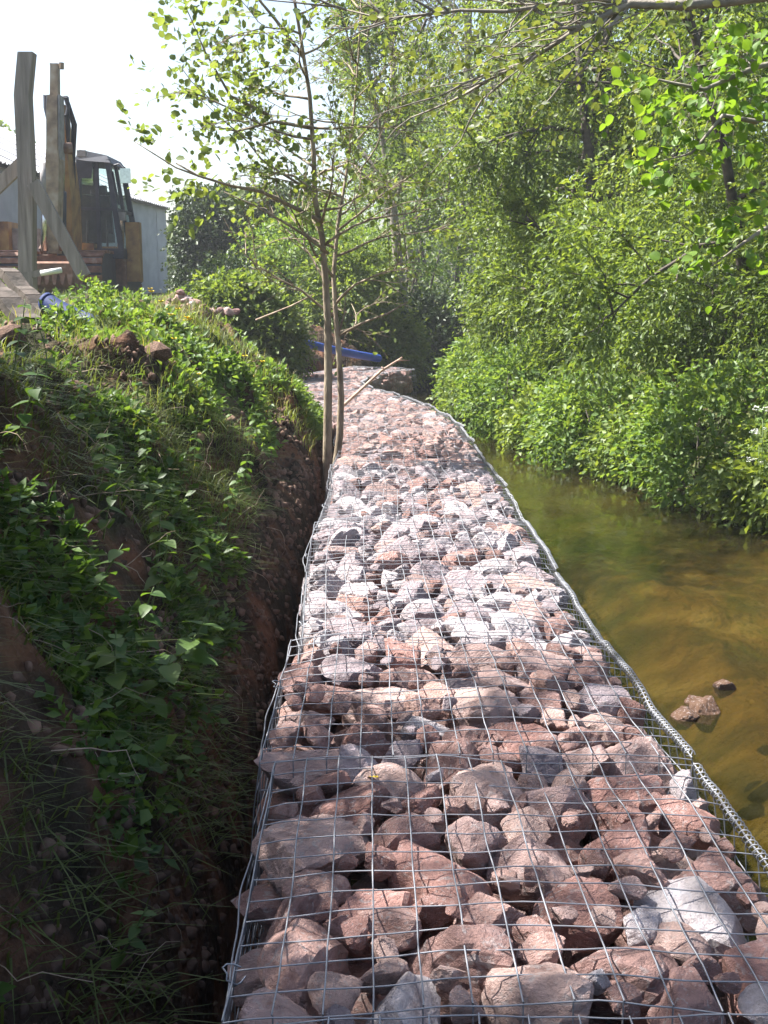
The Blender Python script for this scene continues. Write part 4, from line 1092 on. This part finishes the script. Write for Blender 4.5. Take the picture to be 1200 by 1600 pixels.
P1 = scatter(rg, 26000, -2.4, -.5, 5.2, 12, k_up)
g1 = blades(rg, P1, .13, .0045, .7)
P2 = scatter(rg, 9000, -6, -1.5, 7.5, 18, lambda x, y, rg: left_only(x, y) & (fbm(x * .7, y * .7, 95) > -.02))
g2 = blades(rg, P2, .16, .007, .6)
V, Fc, T = join([g1, g2]); o = np_mesh('bank_grass', V, Fc, M['grass'], tint=T); tag(o, 'sunlit grass covering the upper left bank', 'grass', kind='stuff')
hang = np.array([.8, -.2, 0])
P3 = scatter(rg, 12000, -1.6, -.5, 1.2, 6.5, lambda x, y, rg: left_only(x, y) & ((fbm(x * 2.2, y * 2.2, 97) > -.08) & (x < wall_c(y) - .72 - .12 * (y > 4))))
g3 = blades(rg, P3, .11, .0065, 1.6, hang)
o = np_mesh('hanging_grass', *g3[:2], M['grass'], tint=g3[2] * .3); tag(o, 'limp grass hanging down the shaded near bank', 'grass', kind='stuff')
# low weeds
def weeds(name, n, box, keep, L, mat, lab, nl=6, tw=.10, wr=.6):
    P = scatter(rg, n, *box, keep)
    D = unit(rg.normal(size=P.shape) * .8 + np.array([.25, -.1, 1.0]))
    V, Fc, T = sprays(rg, P, D, tw, nl, .3, L, wr, 'lance', up=1.0)
    o = np_mesh(name, V, Fc, M[mat], tint=T); tag(o, lab, 'weeds', kind='stuff')
weeds('bank_weeds', 9000, (-2.3, -.5, 5.4, 11.5), lambda x, y, rg: left_only(x, y) & (fbm(x * 1.6, y * 1.6, 101) > .0) & (x < wall_c(y) - .9 + .25 * (y > 8)) & ~((x < -1.15) & (y < 6.6)), .05, 'weed', 'low leafy weeds over the sunlit upper bank')
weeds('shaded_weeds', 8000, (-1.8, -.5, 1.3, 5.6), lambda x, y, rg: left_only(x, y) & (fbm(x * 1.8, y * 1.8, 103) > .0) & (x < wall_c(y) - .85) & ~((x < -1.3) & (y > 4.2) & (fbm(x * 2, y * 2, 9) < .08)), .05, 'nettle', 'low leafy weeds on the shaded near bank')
weeds('far_weeds', 2600, (-7, -1.2, 12, 20), lambda x, y, rg: left_only(x, y) & (fbm(x * .9, y * .9, 107) > -.02), .08, 'weed', 'rough green growth along the far left bank', nl=6, tw=.12)
# crumbs of earth
def lumps(name, P, s0, s1, mat, lab, cat):
    V0, F0 = ico(1); n = len(P)
    sc = rg.uniform(s0, s1, n)[:, None, None] * rg.uniform(.6, 1.2, (n, 1, 3)) * (1 + .3 * rg.normal(size=(n, len(V0), 1)).clip(-1, 1))
    V = P[:, None] + V0[None] * sc
    Fc = (F0[None] + (np.arange(n) * len(V0))[:, None, None]).reshape(-1, 3)
    o = np_mesh(name, V.reshape(-1, 3), Fc, mat, smooth=False); tag(o, lab, cat, kind='stuff')
M['clod'] = noise_mat('earth_clod', [(.3, (.045, .03, .022)), (.5, (.11, .068, .048)), (.7, (.2, .125, .09))], 12, 6, .95, .5, 60)
P4 = scatter(rg, 9000, -2.6, -.42, 1.2, 12, lambda x, y, rg: (x < wall_c(y) - .54) & (fbm(x * 1.9, y * 1.9, 111) > -.02))
P4 = np.concatenate([P4, scatter(rg, 5000, -1.2, -.35, 1.5, 9, lambda x, y, rg: (x < wall_c(y) - .56) & (x > wall_c(y) - 1.0))])
lumps('earth_crumbs', P4, .004, .024, M['clod'], 'loose crumbs of red brown earth on the left bank', 'earth')
# individual clods
for i, (x, y, s, lab) in enumerate(((-1.2, 6.3, .10, 'large mossy clod of earth in the hollow of the left bank'), (-1.75, 5.6, .11, 'dry clod of earth on the bank crest at the left edge'), (-1.35, 5.2, .09, 'dark clod under the bank crest left of the hollow'), (-.72, 5.0, .06, 'small red clod near the trench edge'), (-.62, 6.2, .06, 'small clod at the trench edge below the nettles'))):
    o = put_stone(None, (x, y, tz(x, y) + s * .2), s, .7, False, None, 'earth_clod')
    o.data = stone_mesh(700 + i, ICO2, 16, 8, .22); o.data.materials.clear(); o.data.materials.append(M['clod'])
    tag(o, lab, 'clod')
# roots and dead stems poking out of the shaded bank
rt = MB()
P5 = scatter(rg, 900, -1.5, -.55, 1.4, 6.0, lambda x, y, rg: left_only(x, y) & (rg.uniform(0, 1, len(x)) < .22))
for p in P5:
    d = np.array([rg.uniform(.2, 1), rg.uniform(-.7, .5), rg.uniform(-.5, .6)])
    q = poly(rg, p - unit(d) * .03, d, rg.uniform(.08, .34), 7, -.10, .34)
    rt.tube(q, np.linspace(rg.uniform(.0012, .0028), .0006, 8), 4, cap=False)
o = rt.build('bank_roots', M['root'], None, True); tag(o, 'thin dry roots trailing from the shaded bank', 'roots', kind='stuff')

# nettles and other big-leaved weeds, each a plant with its own leaves
def nettle_leaf(seed):
    r_ = random.Random(seed); n = 11; up_, lo_ = [], []
    for i in range(n * 2 + 1):
        t = i / (n * 2)
        w = .40 * (math.sin(math.pi * min(1, t ** .62)) ** .8 if t < 1 else 0) * (1 - .15 * t) + .012
        if i % 2: w *= .86
        up_.append((t, w, .10 * w - .22 * t * t)); lo_.append((t, -w, .10 * w - .22 * t * t))
    mid = [(i / (n * 2), 0, -.03 - .22 * (i / (n * 2)) ** 2) for i in range(n * 2 + 1)]
    V = up_ + mid + lo_; k = n * 2 + 1; Fc = []
    for i in range(k - 1):
        Fc.append((i, i + 1, k + i + 1, k + i)); Fc.append((k + i, k + i + 1, 2 * k + i + 1, 2 * k + i))
    me = bpy.data.meshes.new('leaf'); me.from_pydata(V, [], Fc); me.update()
    a = me.attributes.new('tint', 'FLOAT', 'POINT'); a.data.foreach_set('value', [r_.uniform(.35, .75)] * len(V))
    me.polygons.foreach_set('use_smooth', [True] * len(me.polygons)); me.materials.append(M['nettle'])
    return me
NL = [nettle_leaf(k) for k in range(6)]
def nettle(x, y, h, n_pairs, L, lean, lab, seed, name='nettle_plant', grp='nettles on the left bank'):
    r_ = np.random.default_rng(seed); z = tz(x, y) - .02
    root = empty(name, (x, y, z)); tag(root, lab, 'nettle', grp)
    sp = poly(r_, (0, 0, 0), (lean[0], lean[1], 1), h, 6, .0, .09)
    mb = MB(); mb.tube(sp, np.linspace(.0038, .0018, 7), 5); mb.build('stem', M['stem'], root, True)
    a0 = r_.uniform(0, 3)
    for i in range(n_pairs):
        t = .25 + .75 * (i + .5) / n_pairs; p, d = along(sp, min(t, .99)); s = L * (1.05 - .55 * t) * r_.uniform(.85, 1.15)
        for q in (0, 1):
            a = a0 + i * 1.57 + q * math.pi + r_.uniform(-.25, .25)
            o = bpy.data.objects.new('leaf', NL[r_.integers(0, 6)]); COL.objects.link(o); o.parent = root
            o.location = p; o.scale = (s, s, s)
            o.rotation_euler = (r_.uniform(-.25, .25), r_.uniform(.0, .45) - .25 * (t > .85), a)
M['stem'] = noise_mat('green_stem', [(.3, (.06, .10, .03)), (.7, (.12, .16, .05))], 20, 3, .6, 0)
nets = [(-.74, 3.62, .30, 4, .15, (.6, -.1), 'nettle with the largest bright serrated leaves reaching toward the wall'),
        (-.74, 3.35, .26, 3, .14, (.55, -.2), 'nettle hanging below the largest bright leaves'),
        (-.80, 3.6, .28, 5, .085, (.35, 0), 'nettle with broad leaves in mid bank above the largest one'),
        (-.95, 3.9, .30, 5, .085, (.2, 0), 'nettle left of the mid bank clump'),
        (-.85, 4.3, .32, 6, .08, (.25, 0), 'upright nettle in the middle of the bank clump'),
        (-.78, 4.7, .30, 6, .08, (.2, 0), 'nettle at the upper edge of the bank clump'),
        (-1.0, 4.9, .30, 6, .08, (.1, 0), 'nettle with pale tip under the hollow'),
        (-1.32, 4.2, .34, 6, .07, (.1, 0), 'tall drooping weed near the left edge'),
        (-1.22, 4.6, .26, 5, .06, (.1, 0), 'small nettle right of the tall drooping weed'),
        (-.74, 5.4, .30, 6, .07, (.2, 0), 'nettle beside the trench above the clump'),
        (-.92, 5.6, .26, 5, .07, (.1, 0), 'nettle just below the sunlit grass'),
        (-.6, 2.35, .2, 4, .06, (.6, 0), 'small limp nettle at the dark trench'),
        (-1.08, 3.3, .24, 5, .06, (.2, 0), 'dull nettle on the dark bank at the left'),
        (-.70, 3.9, .24, 5, .075, (.45, 0), 'nettle leaning over the trench below the clump'),
        (-1.15, 5.5, .25, 5, .07, (.1, 0), 'nettle at the foot of the mossy clod'),
        (-.78, 3.1, .26, 4, .11, (.5, 0), 'nettle low in the shade below the hanging one'),
        (-.9, 3.4, .28, 5, .10, (.4, 0), 'broad nettle left of the largest bright one'),
        (-.82, 4.0, .30, 5, .10, (.4, 0), 'broad nettle just above the largest bright one'),
        (-.9, 4.55, .32, 6, .09, (.2, 0), 'broad nettle in the centre of the bank'),
        (-1.05, 4.25, .30, 6, .09, (.2, 0), 'broad nettle left of the bank centre'),
        (-1.4, 4.9, .32, 6, .08, (.1, 0), 'nettle close under the crest at the left edge'),
        (-1.2, 3.8, .30, 5, .09, (.2, 0), 'nettle at the left edge in the dark bank'),
        (-.74, 5.9, .3, 6, .08, (.2, 0), 'nettle beside the trench below the sunlit slope'),
        (-.95, 6.3, .3, 6, .08, (.1, 0), 'sunlit nettle right of the mossy clod'),
        (-.8, 6.8, .3, 6, .08, (.1, 0), 'sunlit nettle on the slope short of the tree'),
        (-1.25, 6.9, .3, 6, .08, (0, 0), 'sunlit nettle below the buttercups')]
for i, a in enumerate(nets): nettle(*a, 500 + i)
# tall weeds on the terrace in front of the digger
for i, (px, D, h, r, lab) in enumerate(((150, 9.0, .42, .13, 'tall leafy weed in front of the digger bucket'), (185, 9.3, .38, .14, 'leafy weed right of the tall one before the digger'), (215, 9.6, .55, .12, 'tallest weed standing before the yellow side panel'), (8, 10.5, .6, .25, 'bushy weed behind the post at the left edge'), (120, 8.4, .22, .12, 'low weed over the dark blue pipe'), (235, 9.2, .3, .12, 'weed beside the stone heap'), (60, 8.0, .2, .1, 'low weed between the dark planks and pipe'), (105, 7.2, .26, .14, 'leafy weed in front of the dark blue pipe'), (170, 8.2, .35, .12, 'pale weed at the crest left of the buttercups'))):
    x = (px - 600) / 1850 * D; z = tz(x, D)
    h *= .8; r *= .8; bush('tall_weed', 600 + i, (x, D, z + h * .55), (r, r, h * .55), lab, 'weed', 'weeds before the digger', 'weed', n=90, nl=6, tw=.10, L=.045, wr=.6, droop=.3, base_z=z, inner=.2, stems=5)
# buttercups
def buttercup(x, y, h, lab, seed):
    r_ = random.Random(seed); z = tz(x, y) - .01; root = empty('buttercup', (x, y, z)); tag(root, lab, 'flower', 'buttercups on the bank')
    top = Vector((r_.uniform(-.05, .05), r_.uniform(-.05, .05), h))
    mb = MB(); mb.tube([(0, 0, 0), top * .5 + Vector((.01, 0, 0)), top], [.002, .0017, .0014], 4); mb.build('stem', M['stem'], root, True)
    mb = MB()
    for k in range(5):
        a = k * 1.2566; c, s_ = math.cos(a), math.sin(a); w = .013
        mb.add([top, top + Vector((c * .012 - s_ * w, s_ * .012 + c * w, .008)), top + Vector((c * .026, s_ * .026, .014)), top + Vector((c * .012 + s_ * w, s_ * .012 - c * w, .008))], [(0, 1, 2, 3)])
    mb.build('flower_head', M['yellow_flower'], root)
rr_ = random.Random(3)
for i in range(16):
    px = rr_.uniform(225, 320); D = rr_.uniform(6.6, 8.6); x = (px - 600) / 1850 * D
    buttercup(x, D, rr_.uniform(.14, .26), 'yellow buttercup flower among the grass at the bank top', i)
for i, (px, py, D, w) in enumerate(((392, 568, 8, 'halfway down the slope'), (388, 620, 7.6, 'lowest on the slope'), (310, 640, 7, 'beside the mossy clod'), (420, 565, 8.6, 'nearest the slim tree'), (366, 540, 8, 'just below the bank top'))):
    p = at(px, py, D); buttercup(p.x, D, .2, 'single yellow buttercup ' + w, 40 + i)
# white umbels at the right edge
for i, (px, py, D, h, lab) in enumerate(((1192, 655, 7.6, .45, 'white cow parsley umbel highest at the right edge'), (1186, 690, 7.6, .4, 'white cow parsley umbel below the highest one'), (1180, 735, 7.7, .35, 'small white umbel low at the right edge'), (830, 655, 12.2, .5, 'cream flower head on the far waterline'), (860, 690, 11.6, .4, 'cream flower head low over the far water'))):
    p = at(px, py, D); root = empty('cow_parsley', (p.x, p.y, p.z - h)); tag(root, lab, 'flower')
    mb = MB(); mb.tube([(0, 0, -.1), (.01, 0, h * .5), (0, 0, h)], .003, 5)
    r_ = random.Random(i + 70); heads = []
    for k in range(9):
        e = Vector((r_.uniform(-.05, .05), r_.uniform(-.05, .05), h + .05 + r_.uniform(0, .03))); heads.append(e); mb.tube([(0, 0, h), e], .0012, 3)
    mb.build('stem', M['stem'], root, True)
    mb = MB()
    for e in heads:
        for k in range(7):
            q = e + Vector((r_.uniform(-.014, .014), r_.uniform(-.014, .014), r_.uniform(0, .006))); s_ = .006
            mb.add([q + Vector((-s_, 0, 0)), q + Vector((0, -s_, .002)), q + Vector((s_, 0, 0)), q + Vector((0, s_, .002))], [(0, 1, 2, 3)])
    mb.build('umbel', M['white_flower'], root)
# a fallen yellow leaf on the stones
lf = bpy.data.objects.new('fallen_leaf', NL[0].copy()); lf.data.materials.clear(); lf.data.materials.append(M['yellow_flower']); COL.objects.link(lf)
p = at(590, 1282, 2.52); lf.location = (p.x, p.y, .01); lf.scale = (.035, .02, .03); lf.rotation_euler = (.1, .1, 2.3)
tag(lf, 'small fallen yellow leaf on the near gabion stones', 'leaf')

# ------------------------------------------------------------------ thin volume added to imitate lens veiling glare
hm = bpy.data.materials.new('lens_veil'); hm.use_nodes = True
hn = hm.node_tree.nodes; hn.remove(hn['Principled BSDF'])
pv = hn.new('ShaderNodeVolumePrincipled'); pv.inputs['Color'].default_value = (.9, .93, 1, 1); pv.inputs['Density'].default_value = .0015
hm.node_tree.links.new(pv.outputs[0], hn['Material Output'].inputs['Volume'])
hb = MB(); hb.box((0, 25, 6.5), (90, 110, 17)); ho = hb.build('lens_veil', hm); tag(ho, 'thin volume added as lens glare over the stream and trees', 'lens_veil', kind='stuff')
